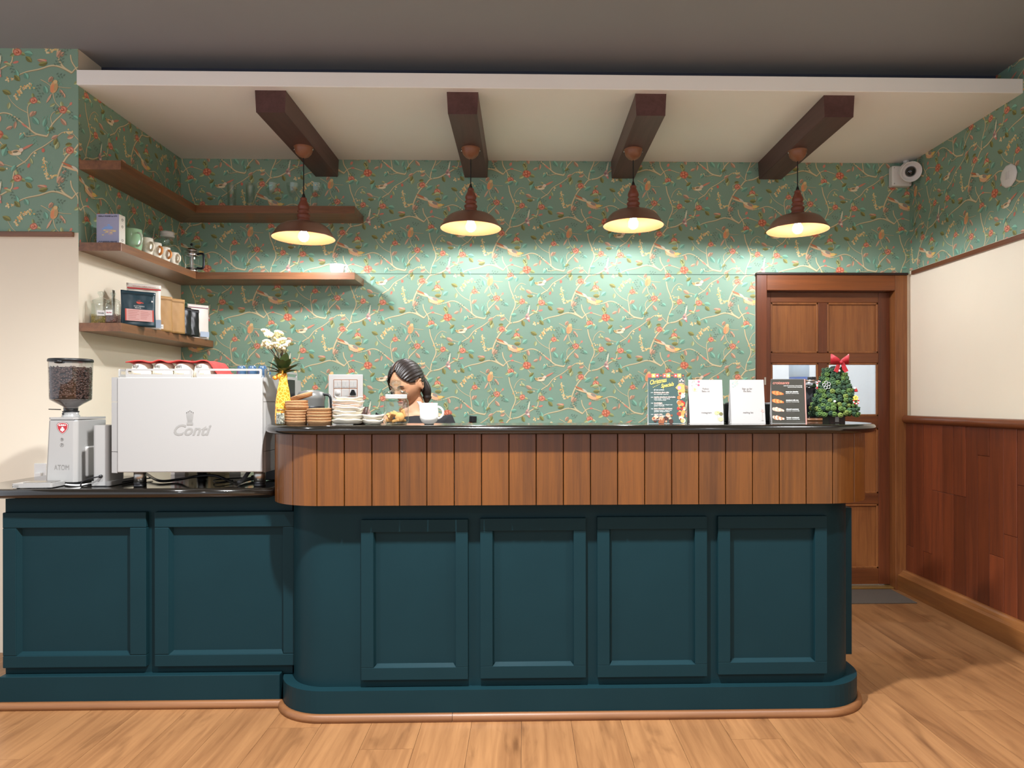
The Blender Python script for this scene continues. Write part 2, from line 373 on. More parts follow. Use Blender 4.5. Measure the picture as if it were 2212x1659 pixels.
for x, y, l, w, a_, c_ in ((92, 500, 42, 11, -40, PE), (300, 515, 52, 12, 55, PE), (285, 985, 50, 13, -45, PE), (235, 665, 45, 12, -30, PE), (140, 1000, 50, 12, 15, PE), (880, 550, 52, 12, 12, PE), (1020, 530, 50, 14, -60, PE), (605, 940, 48, 13, 75, PE),
        (730, 990, 48, 10, 100, PE), (830, 960, 42, 13, -60, PE), (1050, 975, 48, 13, 50, PE), (215, 1160, 42, 10, -45, PE), (590, 375, 56, 15, 30, PE), (310, 1230, 40, 10, 60, PE), (960, 700, 36, 9, -50, PE), (500, 760, 30, 9, -30, PE), (1040, 760, 40, 11, 60, PE), (660, 1050, 44, 11, -25, PE), (395, 640, 44, 13, 160, PE), (310, 910, 30, 8, -30, PE),
        (420, 290, 56, 15, -35, TE), (450, 615, 46, 15, -10, TE), (400, 790, 62, 17, -30, TE), (850, 960, 50, 17, 60, TE), (755, 1120, 46, 14, -50, TE), (790, 500, 52, 18, 10, TE), (200, 570, 52, 14, 80, TE), (110, 520, 48, 16, 50, TE), (640, 340, 62, 20, -70, TE), (730, 620, 58, 15, 80, TE), (560, 880, 48, 17, -40, TE), (925, 1030, 52, 13, -75, TE), (930, 735, 50, 15, 70, TE), (45, 1095, 44, 15, 60, TE), (500, 300, 40, 12, -70, TE), (700, 450, 46, 13, -60, TE), (1130, 950, 40, 13, 30, TE),
        (480, 880, 52, 16, 0, OL), (555, 660, 52, 15, 70, OL), (720, 660, 48, 15, 50, OL), (800, 525, 50, 15, 45, OL), (635, 770, 56, 15, 25, OL), (600, 430, 50, 13, 5, OL), (890, 585, 52, 15, -10, OL), (150, 1040, 52, 14, -20, OL), (1000, 260, 46, 13, -70, OL), (620, 290, 48, 13, -40, OL), (960, 1060, 40, 11, -40, OL), (380, 700, 40, 12, 170, OL), (590, 1030, 40, 13, -120, OL),
        (475, 835, 50, 17, -10, PG), (600, 1035, 54, 15, -110, PG), (540, 355, 40, 12, 30, PG), (685, 855, 42, 12, 100, PG), (265, 740, 50, 14, -70, PG), (650, 575, 46, 11, 20, PG), (530, 490, 40, 11, 200, PG), (830, 350, 40, 9, 70, PG), (730, 260, 30, 8, 30, PG), (1010, 860, 40, 9, 150, PG), (420, 920, 30, 8, 60, PG)):
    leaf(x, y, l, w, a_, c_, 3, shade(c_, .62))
FT = shade(BASE, .84); FT2 = '#84b49b'
for i in range(30):
    x, y, a0 = random.uniform(0, 745), random.uniform(300, 1200), random.uniform(0, 360)
    for k_ in range(5):
        leaf(x+k_*12*cos(radians(a0)), y+k_*12*sin(radians(a0)), 20, 4.5, a0+(60 if k_ % 2 else -60), FT if i % 3 else FT2, .8)
# long-tailed bird
leaf(430, 892, 140, 10, 207, '#c97f5c', 6); leaf(432, 898, 138, 8, 199, '#e9c79a', 6.4); leaf(426, 890, 60, 9, 215, '#d9d4bf', 6.8)
ell(476, 925, 62, 26, 22, '#e3a877', 7, 14); ell(470, 938, 46, 18, 20, '#eebd93', 7.4, 12); ell(452, 908, 40, 13, 24, '#efdcb2', 7.8); ell(482, 915, 26, 13, 25, '#a79a8e', 8.2)
ell(532, 934, 26, 15, -6, '#eccb7c', 8.4, 10); leaf(550, 935, 24, 6, -18, '#dba94f', 8.2)
stroke([(476, 948), (462, 972)], 3, 2, '#b98d5e', 6); stroke([(492, 950), (486, 975)], 3, 2, '#b98d5e', 6)
# small bird with tail up
leaf(760, 1200, 105, 9, -27, '#d89078', 6); ell(728, 1216, 44, 20, -6, '#e8c39a', 7, 12); ell(738, 1224, 32, 12, -4, '#f1e2c0', 7.4); ell(728, 1210, 19, 8, -10, '#8c8368', 7.8); ell(690, 1214, 15, 11, 10, '#b9a06c', 7.9); leaf(684, 1213, 18, 4, 190, '#5c5a42', 7)
ell(768, 1196, 16, 14, 0, '#f0d9c2', 7.1)
# upright bird
leaf(985, 790, 80, 8, 120, '#dfb394', 6); ell(1000, 745, 27, 44, 12, '#e0b07c', 7, 12); ell(990, 755, 15, 32, 14, '#e99b6d', 7.4); ell(1012, 742, 12, 30, 10, '#c9a878', 7.6); ell(1010, 706, 16, 14, 0, '#e5c58d', 7.8); leaf(998, 705, 14, 4, 170, '#c48b4c', 7.6)
# diving bird
leaf(606, 620, 108, 8, -78, '#e3e0c4', 6); ell(606, 634, 26, 22, 55, '#c9a69a', 7, 11); ell(612, 645, 20, 9, 60, '#f2e7d8', 7.4); ell(598, 628, 14, 10, 30, '#a58582', 7.7); leaf(612, 650, 32, 9, 60, '#d98c82', 7.6); leaf(590, 615, 40, 8, -35, '#ddb0a2', 7.2)

def wallpaper(name, parent, ux, origin, nrm, u0, u1, v0, v1, uA, vA):
    """sheet spanning u0..u1 (along ux) and v0..v1 (height); uA, vA: where print unit (0,0) falls"""
    M = MB(); ux = Vector(ux); nrm = Vector(nrm); W, Hh = 745*WS, 902*WS
    def P(u, v, d): return Vector(origin)+ux*u+Vector((0, 0, v))+nrm*d
    bm = bmesh.new(); cl = bm.loops.layers.float_color.new('print')
    def add(pts, col, d):
        vs = [bm.verts.new((u, v, d)) for u, v in pts]
        try: f = bm.faces.new(vs)
        except ValueError: return
        for l in f.loops: l[cl] = cache.setdefault(col, lin(col))
    cache = {}
    i0 = int((u0-uA)/W)-3; i1 = int((u1-uA)/W)+2
    for i in range(i0, i1):
        for j in range(-8, 9):
            du = uA+i*W; dv = vA-(j*Hh-(i % 2)*Hh*.5)
            if du+1150*WS < u0 or du-80*WS > u1: continue
            if dv-1320*WS > v1 or dv-50*WS < v0: continue
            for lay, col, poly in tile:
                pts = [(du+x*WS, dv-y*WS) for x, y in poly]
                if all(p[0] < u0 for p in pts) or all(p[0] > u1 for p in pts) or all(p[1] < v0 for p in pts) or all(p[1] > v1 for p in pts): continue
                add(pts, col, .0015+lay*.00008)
    for co, no in (((u0, 0, 0), (-1, 0, 0)), ((u1, 0, 0), (1, 0, 0)), ((0, v0, 0), (0, -1, 0)), ((0, v1, 0), (0, 1, 0))):
        bmesh.ops.bisect_plane(bm, geom=bm.verts[:]+bm.edges[:]+bm.faces[:], plane_co=co, plane_no=no, clear_outer=True)
    for d, pts in ((.0012, [(u0, v0), (u1, v0), (u1, v1), (u0, v1)]),): add(pts, BASE, d)
    for sx, sy, ex, ey in ((u0, v0, u1, v0), (u1, v0, u1, v1), (u1, v1, u0, v1), (u0, v1, u0, v0)):
        vs = [bm.verts.new(p) for p in ((sx, sy, .0012), (sx, sy, 0), (ex, ey, 0), (ex, ey, .0012))]
        f = bm.faces.new(vs)
        for l in f.loops: l[cl] = lin(BASE)
    for v in bm.verts: v.co = P(v.co.x, v.co.y, v.co.z)
    me = bpy.data.meshes.new(name); bm.to_mesh(me); bm.free(); me.materials.append(M_PAPER)
    o = bpy.data.objects.new(name, me); COL.objects.link(o); o.parent = parent
    return o
pA = at(1000, 540, YB)
wallpaper('wallpaper', wb, (1, 0, 0), (0, YB, 0), (0, -1, 0), XL, XR, ZJ+.002, ZS, pA.x, pA.z)
wallpaper('wallpaper', wb, (1, 0, 0), (0, YB, 0), (0, -1, 0), XL, 1.533, .0, ZJ-.002, pA.x, pA.z)
wallpaper('wallpaper', wl, (0, 1, 0), (XL, 0, 0), (1, 0, 0), YC, YB-.003, 2.03, ZS, YC-.25, pA.z+.1)
pB = at(35, 330, YC)
wallpaper('wallpaper', wl, (1, 0, 0), (0, YC, 0), (0, -1, 0), -4.0, XL, 2.10, ZC, pB.x-730*WS, pB.z+1215*WS)
wallpaper('wallpaper', wr, (0, -1, 0), (XR, 0, 0), (-1, 0, 0), -YB+.003, -1.4, 2.118, ZC, -YB-.1, pA.z-.05)
MB().box(XL, 1.533, YB-.0022, YB, ZJ-.002, ZJ+.002).obj('joint_strip', mat('wallpaper_joint', '#3f5a4c', .7), wb)

# trims
struct(MB().box(-4.0, XL-.02, YC-.018, YC, 2.078, 2.102).obj('trim_1', M_SHELFX, bevel=.003))
struct(MB().box(XR-.016, XR, .8, YB-.045, 2.084, 2.112).obj('trim_2', M_RAIL, bevel=.003))
# right wall wainscot: individual boards, chair rail, baseboard
edges = [4.568, 4.463, 4.353, 4.253, 4.148, 4.039, 3.927, 3.825, 3.725, 3.612, 3.512]
while edges[-1] > 1.7: edges.append(edges[-1]-random.choice([.1, .108, .104, .112]))
for i in range(len(edges)-1):
    y1, y0 = edges[i], edges[i+1]; cuts = [.12]
    if i % 5 != 1: cuts.append(random.choice([.30, .42, .55, .70, .82, .95]))
    cuts.append(1.115)
    for za, zb in zip(cuts, cuts[1:]):
        d = random.uniform(.014, .0175)
        o = MB().box(-d, 0, -(y1-y0)/2+.001, (y1-y0)/2-.001, 0, zb-za-.0015).obj('plank', M_WAIN, wr, bevel=.0015, seg=1)
        o.location = (XR-.022, (y0+y1)/2, za)
MB().box(XR-.024, XR, 1.3, YB-.004, .1, 1.12).obj('backing_board', mat('wainscot_joint_shadow', '#241009', .8), wr)
struct(MB().tube([(XR-.04, 1.3, 1.132), (XR-.04, YB-.015, 1.132)], .026, 12).obj('trim_3', M_RAIL))
b = MB(); prof = [(XR-.094, 0), (XR-.02, 0), (XR-.02, .132), (XR-.055, .132), (XR-.066, .124), (XR-.074, .108), (XR-.094, .1)]
b.prism([(x, z) for x, z in prof], 1.3, YB-.02); b.v = [(p[0], p[2], p[1]) for p in b.v]
struct(b.obj('baseboard_right', wood('baseboard_wood', '#6b4020', '#8f5c30', 'Y', .35, 45, .05, .05, coat=.15)))

# ------------------------------------------------------------------ ceiling beams and pendant lamps
where = ['leftmost', 'second from the left', 'third from the left', 'rightmost']
for i, (x0, x1) in enumerate(((-1.365, -1.208), (-.393, -.232), (.574, .735), (1.552, 1.714))):
    b = MB(); b.prism([(x0, ZS), (x0+.006, 2.722), (x1-.006, 2.722), (x1, ZS)], 3.56, YB-.004); b.v = [(p[0], p[2], p[1]) for p in b.v]
    b.f = [tuple(reversed(f)) for f in b.f]
    tag(b.obj('ceiling_beam', M_BEAM, bevel=.003), 'dark brown wooden ceiling beam under the white soffit, '+where[i]+' of four', 'beam', 'wooden beams under the soffit')
def make_pendant():
    t = thing('pendant_lamp', '', 'pendant lamp', group='pendant lamps over the bar')
    drop = .48                    # height of the beam underside above the rim, set per lamp through the cord
    outer = [(.1755, 0), (.1765, .003), (.174, .008), (.166, .018), (.155, .036), (.143, .054), (.128, .069), (.108, .080), (.075, .089), (.045, .094), (.037, .1)]
    MB().lathe(outer, 48).obj('shade', M_LAMPB, t)
    sh = t.children[0]
    inner = [(.1755, 0), (.170, .008), (.162, .018), (.151, .036), (.139, .053), (.124, .067), (.105, .077), (.07, .085), (.02, .089), (0, .089)]
    MB().lathe(inner, 48).obj('shade_lining', M_LAMPIN, sh)
    w = [(.037, .098), (.039, .104), (.036, .110), (.033, .116), (.036, .122), (.039, .130), (.035, .137), (.027, .141), (.029, .146), (.0345, .152), (.0345, .158), (.028, .163), (.0295, .17), (.033, .178), (.0315, .188), (.026, .201), (.020, .214), (.017, .221), (.0185, .225), (.0185, .230), (.014, .235), (0, .236)]
    MB().lathe(w, 24).obj('turned_wood_neck', M_TERRA, t)
    MB().lathe([(0, 0), (.011, 0), (.010, .008), (.0055, .022), (.004, .026), (0, .026)], 12, (0, 0, .235)).obj('cord_grip', M_BLKPL, t)
    MB().lathe([(0, .03), (.018, .03), (.02, .06), (.02, .089), (0, .089)], 16).obj('socket', M_WHITEPL, t)
    MB().lathe([(0, -.018), (.012, -.0155), (.021, -.009), (.0265, .001), (.028, .012), (.026, .023), (.02, .034), (.015, .041), (.0, .042)], 20).obj('bulb', BULBM, t)
    return t
BULBM = mat('glowing_bulb', '#f6faff', .3, emit=BULB)
pend = [(at(656, 515, 4.045), 'leftmost'), (at(1017, 494, 4.045), ''), (at(1368, 488, 4.045), ''), (at(1723, 498, 4.045), '')]
desc = ['lowest-hung, in front of the wooden shelves', 'second from the left, above the barista', 'third from the left', 'rightmost, nearest the door']
proto = make_pendant()
for i, (p, _) in enumerate(pend):
    t = proto if i == 0 else copy_tree(proto)
    t.location = p; t['label'] = 'brown pendant lamp with lit bulb, '+desc[i]
for i, t in enumerate([o for o in COL.objects if o.name.startswith('pendant_lamp')]):
    top = 2.722-t.location.z
    MB().tube([(0, 0, .25), (0, 0, top-.05)], .0032, 8).obj('cord', M_BLKPL, t)
    MB().lathe([(0, -.062), (.012, -.06), (.030, -.050), (.044, -.034), (.050, -.016), (.051, -.003), (.055, -.001), (.055, 0)], 24, (0, 0, top)).obj('ceiling_canopy', M_COPPER, t)
    for s_ in (-1, 1): MB().ball((s_*.053, 0, top-.012), .004, 6, 4).obj('screw', M_CHROME, t)

# ceiling downlights of the cafe behind the camera
k = 0
for y in (1.75, -.9):
    for x, nm in ((-1.9, 'left'), (-.3, 'centre'), (1.9, 'right')):
        t = thing('ceiling_downlight', 'round recessed downlight in the dark ceiling, %s of the %s row' % (nm, 'row nearest the bar' if y > 0 else 'row behind the camera'), 'ceiling lamp', (x, y, ZC), group='recessed ceiling downlights')
        MB().lathe([(.05, -.001), (.062, -.004), (.068, -.002), (.068, 0)], 24).obj('ring', M_WHITEPL, t)
        MB().lathe([(0, -.0015), (.05, -.0015)], 24).obj('lens', mat('downlight_lens', '#fff2e0', .4, emit=12), t)
        l = bpy.data.lights.new('downlight', 'SPOT'); l.energy = DOWN*pi*(4.2 if (nm == 'centre' and y > 0) else 1); l.color = (.96, .98, 1); l.shadow_soft_size = .05; l.spot_size = radians(138); l.spot_blend = .7
        lo = bpy.data.objects.new('downlight', l); COL.objects.link(lo); lo.parent = t; lo.location = (0, 0, -.06)

# ------------------------------------------------------------------ wall shelves
def lshelf(z0, z1, lab, right):
    t = thing('wall_shelf', lab, 'shelf', (XL, YC, z0), group='floating wooden corner shelves')
    h = z1-z0; xi = .21; yf = 4.325-YC; yb = YB-YC-.004
    MB().prism([(.003, 0), (xi, 0), (xi, yf if right else yb), (.003, yb)] if right else [(.003, 0), (xi, 0), (xi, yb), (.003, yb)], 0, h).obj('side_board', M_SHELF, t, bevel=.0015)
    if right:
        MB().prism([(xi+.0008, yf), (right-XL, yf), (right-XL, yb), (.004, yb)], 0, h).obj('back_board', M_SHELFX, t, bevel=.0015)
    return t
lshelf(2.418, 2.464, 'topmost L-shaped dark wooden corner shelf carrying clear glasses', -1.047)
lshelf(2.010, 2.052, 'middle L-shaped wooden corner shelf carrying mugs and a white cup', -1.046)
lshelf(1.607, 1.649, 'lowest short straight wooden shelf carrying coffee pouches', None)

# ------------------------------------------------------------------ door in the back wall
dr = bpy.data.objects.new('door_1', None); COL.objects.link(dr); dr.location = (0, YB, 0); struct(dr)
def dpx(x, y): p = at(x, y, YB); return p.x, p.z
def dbox(name, x0, x1, z0, z1, y0, y1, m, bev=.003, par=None):
    o = MB().box(x0, x1, y0, y1, z0, z1).obj(name, m, par or dr, bevel=bev); return o
dbox('jamb', 1.537, 1.605, 0, ZJ-.003, -.02, .13, M_DOORD)
dbox('jamb', 2.462, 2.544, 0, ZJ-.003, -.02, .13, M_DOORW)
dbox('header', 1.605, 2.462, 1.985, ZJ-.003, -.02, .13, wood('door_head_wood', '#5f3217', '#84481f', 'X', .4, 50, .05, .05))
dbox('header_cap', 1.533, 2.546, ZJ-.003, ZJ+.012, -.03, .05, mat('header_cap_dark', '#2a1710', .5))
x0, x1 = 1.605, 2.462; xm = (1.978, 2.036)
xs = (1.655, 2.385)
leafY = (.05, .09)
dbox('stile', x0, xs[0], .02, 1.983, *leafY, M_DOORD); dbox('stile', xs[1], x1, .02, 1.983, *leafY, M_DOORD)
rails = [(1.915, 1.983), (1.51, 1.575), (1.07, 1.15), (.56, .63), (.02, .125)]
MR = wood('door_rail_wood', '#5a2f16', '#7c4521', 'X', .4, 50, .05, .08)
for a_, b_ in rails: dbox('rail', xs[0], xs[1], a_, b_, *leafY, MR)
for (a_, b_), (c_, d_) in zip(rails, rails[1:]):
    dbox('muntin', xm[0], xm[1], d_, a_, leafY[0], leafY[1], M_DOORD)
    for u0, u1 in ((xs[0], xm[0]), (xm[1], xs[1])):
        if abs(d_-1.15) < .01:
            g = MB().box(u0+.004, u1-.004, .067, .072, d_+.004, a_-.004).obj('pane', glass('door_pane', '#f2f5f4'), dr)
        else:
            p = dbox('panel', u0+.002, u1-.002, d_+.002, a_-.002, .064, .080, M_DOORW, .002)
        b = MB(); mw = .014
        for q in ((u0, u1, d_, d_+mw), (u0, u1, a_-mw, a_), (u0, u0+mw, d_, a_), (u1-mw, u1, d_, a_)): b.box(q[0], q[1], .052, .066, q[2], q[3])
        b.obj('moulding', M_DOORW, dr, bevel=.003)
dbox('threshold', x0, x1, 0, .012, .0, .12, mat('brass_threshold', '#a88448', .4, metal=.6))
dbox('strike_plate', 1.585, 1.597, 1.36, 1.41, -.024, -.02, M_STEEL, .001)
# room seen through the door panes
struct(MB().box(.9, 3.2, 6.35, 6.45, 0, 2.6).obj('wall_far', mat('white_far_wall', '#eef0f2', .7)))
struct(MB().box(.8, .9, 4.72, 6.45, 0, 2.6).obj('wall_far_left', MATS['white_far_wall']))
struct(MB().box(3.2, 3.3, 4.72, 6.45, 0, 2.6).obj('wall_far_right', MATS['white_far_wall']))
struct(MB().box(.8, 3.3, 4.72, 6.45, 2.6, 2.7).obj('ceiling_far', MATS['white_far_wall']))
t = thing('added_back_lamp', 'added unseen tube lamp lighting the white room behind the wooden door', 'ceiling lamp', (2.2, 5.5, 2.6))  # added lamp, itself out of view, to brighten the room behind the panes
MB().box(-.5, .5, -.04, .04, -.05, 0).obj('housing', M_WHITEPL, t); MB().box(-.48, .48, -.03, .03, -.055, -.05).obj('tube', mat('added_tube_light', '#f2f6ff', .4, emit=130), t)
t = thing('water_bottle', 'blue water bottle seen through the left door pane', 'bottle', (at(1726, 800, 5.9).x, 5.9, 0))
MB().lathe([(0, .75), (.075, .75), (.082, .78), (.082, 1.49), (.07, 1.52), (0, 1.53)], 20).obj('blue_body', mat('blue_water', '#2e5fae', .3), t)
MB().lathe([(.0822, 1.46), (.083, 1.47), (.083, 1.62), (.05, 1.66), (0, 1.66)], 20).obj('clear_top', mat('pale_blue_plastic', '#aebfd0', .3), t)
MB().box(-.16, .16, -.16, .16, 0, .75).obj('stand', M_WHITEPL, t, bevel=.01)

# door mat
tag(MB().box(1.75, 2.43, 4.24, 4.55, .0005, .006).obj('door_mat', mat('grey_rubber_mat', '#5a5249', .85, noise=.2, nscale=200, bump=.5), bevel=.002), 'flat dark grey door mat on the floor at the wooden door', 'mat')

# ------------------------------------------------------------------ bar counter
CLX, CRX, CY = -.79, 1.19, 2.95
def bar_outline(r, yb, n=14, yl=None):
    "plan outline, counter-clockwise from the back right: rounded at both front corners"
    p = [(CLX-r, yl or yb)] + arc(CLX, CY, r, 180, 270, n) + arc(CRX, CY, r, 270, 360, n) + [(CRX+r, yb)]
    return p
bar = thing('bar_counter', 'dark teal panelled bar counter with rounded ends and wooden plank apron', 'bar counter', (0, 0, 0))
def yrange(m, p): return m
body = MB().prism(bar_outline(.172, 3.36), .11, .860, smooth=False); 
o = body.obj('body', M_GREEN, bar)
for p in o.data.polygons:
    if abs(p.normal.z) < .5: p.use_smooth = True
o = MB().prism(bar_outline(.214, 3.36), .0, .118).obj('plinth', M_GREEN, bar, bevel=.004)
def sweep(path, prof, name, m, par, loc=None):
    "sweep a (offset outward, z) profile along a plan path with outward normals"
    b = MB(); n = len(path); m_ = len(prof); v = []
    for i, (x, y) in enumerate(path):
        a = path[max(i-1, 0)]; c = path[min(i+1, n-1)]; tx, ty = c[0]-a[0], c[1]-a[1]; l = sqrt(tx*tx+ty*ty); nx, ny = ty/l, -tx/l
        for d, z in prof: v.append((x+nx*d, y+ny*d, z))
    b.idx(v, [(i*m_+j, (i+1)*m_+j, (i+1)*m_+(j+1) % m_, i*m_+(j+1) % m_) for i in range(n-1) for j in range(m_)], None, True)
    b.idx(v, [tuple(range(m_)), tuple((n-1)*m_+j for j in range(m_-1, -1, -1))], None, False)
    return b.obj(name, m, par)
qr = [(0, 0), (.019, 0), (.019, .012), (.016, .022), (.009, .028), (0, .03)]
pl = bar_outline(.215, 3.36)
cutx = at(977, 1550, 2.72).x
a_part = [q for q in pl if q[0] < cutx]+[(cutx-.0008, CY-.215)]; b_part = [(cutx+.0008, CY-.215)]+[q for q in pl if q[0] > cutx]
a_part = [q for q in a_part if q[1] < 2.90 or q[0] > -.9]
sweep(a_part, qr, 'floor_trim', M_TRIM, bar); sweep(b_part, qr, 'floor_trim', M_TRIM, bar)
# four framed panels on the front
for i, (xa, xb, za, zb) in enumerate(((-.645, -.223, .150, .784), (-.1745, .2455, .152, .787), (.291, .731, .152, .791), (.775, 1.215, .158, .791))):
    y1 = CY-.172; fw = .049
    b = MB(); 
    for q in ((xa, xb, zb-fw, zb), (xa, xb, za, za+fw), (xa, xa+fw, za+fw, zb-fw), (xb-fw, xb, za+fw, zb-fw)): b.box(q[0], q[1], y1-.02, y1+.012, q[2], q[3])
    fr = b.obj('panel_frame', M_GREEN, bar, bevel=.0015)
    MB().box(xa+fw-.002, xb-fw+.002, y1-.001, y1+.012, za+fw-.002, zb-fw+.002).obj('panel_field', M_GREEN, fr)
    b = MB(); x_, X_, z_, Z_ = xa+fw, xb-fw, za+fw, zb-fw; c_ = .011
    b.idx([(x_, y1-.0185, z_), (X_, y1-.0185, z_), (X_-c_, y1-.001, z_+c_), (x_+c_, y1-.001, z_+c_)], [(0, 1, 2, 3)], None, False)
    b.idx([(x_, y1-.0185, z_), (x_+c_*.5, y1-.001, z_+c_), (x_+c_*.5, y1-.001, Z_), (x_, y1-.0185, Z_)], [(0, 1, 2, 3)], None, False)
    b.obj('bevel_strip', M_GREEN, fr)
# panel on the right end of the bar
b = MB().box(CRX+.17, CRX+.228, 2.975, 3.30, .155, .79); b.obj('end_panel', M_GREEN, bar, bevel=.002)
# apron planks along the rounded outline
path = bar_outline(.245, 3.42, 40, yl=2.96)
cum = [0]
for a, c in zip(path, path[1:]): cum.append(cum[-1]+sqrt((c[0]-a[0])**2+(c[1]-a[1])**2))
def along(s_):
    for i in range(len(cum)-1):
        if cum[i+1] >= s_ or i == len(cum)-2:
            t_ = (s_-cum[i])/max(1e-9, cum[i+1]-cum[i]); a, c = path[i], path[i+1]; return (a[0]+(c[0]-a[0])*t_, a[1]+(c[1]-a[1])*t_)
pitch = .1062; s_flat = cum[-1]
i_flat = min(range(len(path)), key=lambda i: abs(path[i][0]-CLX)+abs(path[i][1]-(CY-.245)))
s0 = cum[i_flat]+(at(684, 1090, CY-.245).x-CLX)
sb = [s0+pitch*k_ for k_ in range(-5, 40)]; sb = [0.0]+[s_ for s_ in sb if .02 < s_ < cum[-1]-.02]+[cum[-1]]
for a, c in zip(sb, sb[1:]):
    pts = [along(a+.0016+(c-a-.0032)*j/6) for j in range(7)]; v = []; g = .016
    nrm = []
    for j in range(7):
        A, B = pts[max(j-1, 0)], pts[min(j+1, 6)]; l = sqrt((B[0]-A[0])**2+(B[1]-A[1])**2) or 1; nrm.append(((B[1]-A[1])/l, -(B[0]-A[0])/l))
    mx, my = pts[3]
    ring = [(p[0]-mx, p[1]-my) for p in pts]+[(p[0]-n_[0]*g-mx, p[1]-n_[1]*g-my) for p, n_ in zip(reversed(pts), reversed(nrm))]
    MB().prism(ring, 0, .276).obj('plank', M_APRON, bar, bevel=.0016, seg=1, loc=(mx, my, .848))
MB().prism(bar_outline(.229, 3.42, yl=2.96)+[(.95, 3.42), (.95, 2.97)], .863, 1.122).obj('apron_backing', mat('apron_gap_dark', '#1c1009', .7), bar)

# black granite bar top with bullnose edge: front ledge with a deeper return at the right end
out = [(CLX-.258, 2.97)]+arc(CLX, CY-.012, .258, 180, 270, 16)+arc(CRX, CY, .27, 270, 360, 16)+arc(CRX+.07, 3.40, .2, 0, 90, 8)+[(.93, 3.60), (.93, 2.97)]
def slab(outline, z0, z1, name, m, label, cat, steps=5):
    "slab whose edge is a half round"
    h = z1-z0; n = len(outline); rings = []
    cxm = sum(p[0] for p in outline)/n
    nr = []
    for i in range(n):
        a = outline[i-1]; c = outline[(i+1) % n]; tx, ty = c[0]-a[0], c[1]-a[1]; l = sqrt(tx*tx+ty*ty) or 1; nr.append((ty/l, -tx/l))
    v = []
    K = steps*2
    for k_ in range(K+1):
        g = -pi/2+pi*k_/K; d = h/2*cos(g); z = (z0+z1)/2+h/2*sin(g)
        v += [(p[0]+q[0]*d, p[1]+q[1]*d, z) for p, q in zip(outline, nr)]
    b = MB(); b.idx(v, [(k_*n+i, k_*n+(i+1) % n, (k_+1)*n+(i+1) % n, (k_+1)*n+i) for k_ in range(K) for i in range(n)], None, True)
    b.idx(v, [tuple(range(n-1, -1, -1)), tuple(K*n+i for i in range(n))], None, False)
    return tag(b.obj(name, m), label, cat)
slab(out, 1.1245, 1.16, 'granite_countertop', M_BLACK, 'black polished granite bar top with rounded ends on the plank apron', 'counter top')
tag(MB().box(-.955, .92, 3.0, 3.36, .862, .895).obj('inner_worktop', M_BLACK, bevel=.004), 'black low worktop behind the raised bar ledge', 'counter top')

# ------------------------------------------------------------------ left base cabinet and worktop
cab = thing('base_cabinet', 'dark teal base cabinet with two framed doors under the espresso machine', 'cabinet', (0, 0, 0))
MB().box(-2.142, -.966, 2.918, 3.50, .12, .846).obj('body', M_GREEN, cab)
MB().box(-2.142, -1.036, 2.918, 3.50, .846, .8595).obj('top_rail', M_GREEN, cab)
MB().box(-2.142, -1.006, 2.878, 3.50, .0, .131).obj('plinth', M_GREEN, cab, bevel=.003)
sweep([(-2.16, 2.877), (-1.9, 2.877), (-.985, 2.877)], qr, 'floor_trim', M_TRIM, cab)
for xa, xb, ia, ib in ((-2.138, -1.557, .055, .066), (-1.523, -.952, .058, .046)):
    za, zb = .160, .798; y1 = 2.917; b = MB(); X_, x_ = xb-ib, xa+ia; z_, Z_ = za+.05, zb-.064
    for q in ((xa, xb, Z_, zb), (xa, xb, za, z_), (xa, x_, z_, Z_), (X_, xb, z_, Z_)): b.box(q[0], q[1], y1-.022, y1+.005, q[2], q[3])
    fr = b.obj('door', M_GREEN, cab, bevel=.003)
    MB().box(x_-.002, X_+.002, y1-.002, y1+.006, z_-.002, Z_+.002).obj('door_field', M_GREEN, fr)
    b = MB(); c_ = .012
    b.idx([(x_, y1-.020, z_), (X_, y1-.020, z_), (X_-c_, y1-.002, z_+c_), (x_+c_, y1-.002, z_+c_)], [(0, 1, 2, 3)], None, False)
    b.idx([(x_, y1-.020, z_), (x_+c_, y1-.002, z_+c_), (x_+c_, y1-.002, Z_), (x_, y1-.020, Z_)], [(0, 1, 2, 3)], None, False)
    b.obj('bevel_strip', M_GREEN, fr)
slab([(-2.30, 2.86), (-1.9, 2.86), (-1.5, 2.86), (-1.045, 2.86), (-1.045, 3.50), (-2.30, 3.50)], .860, .900, 'worktop', M_BLACK, 'black granite worktop under the white espresso machine', 'counter top')

# ================================================================== things on the left worktop
ZW, ZT = .900, 1.160
M_MACH = mat('white_machine_enamel', '#9e9c99', .25)
M_GREY = mat('grey_print', '#8b8985', .4)
M_RED = mat('red_cloth', '#c3302b', .85, noise=.15, nscale=60)
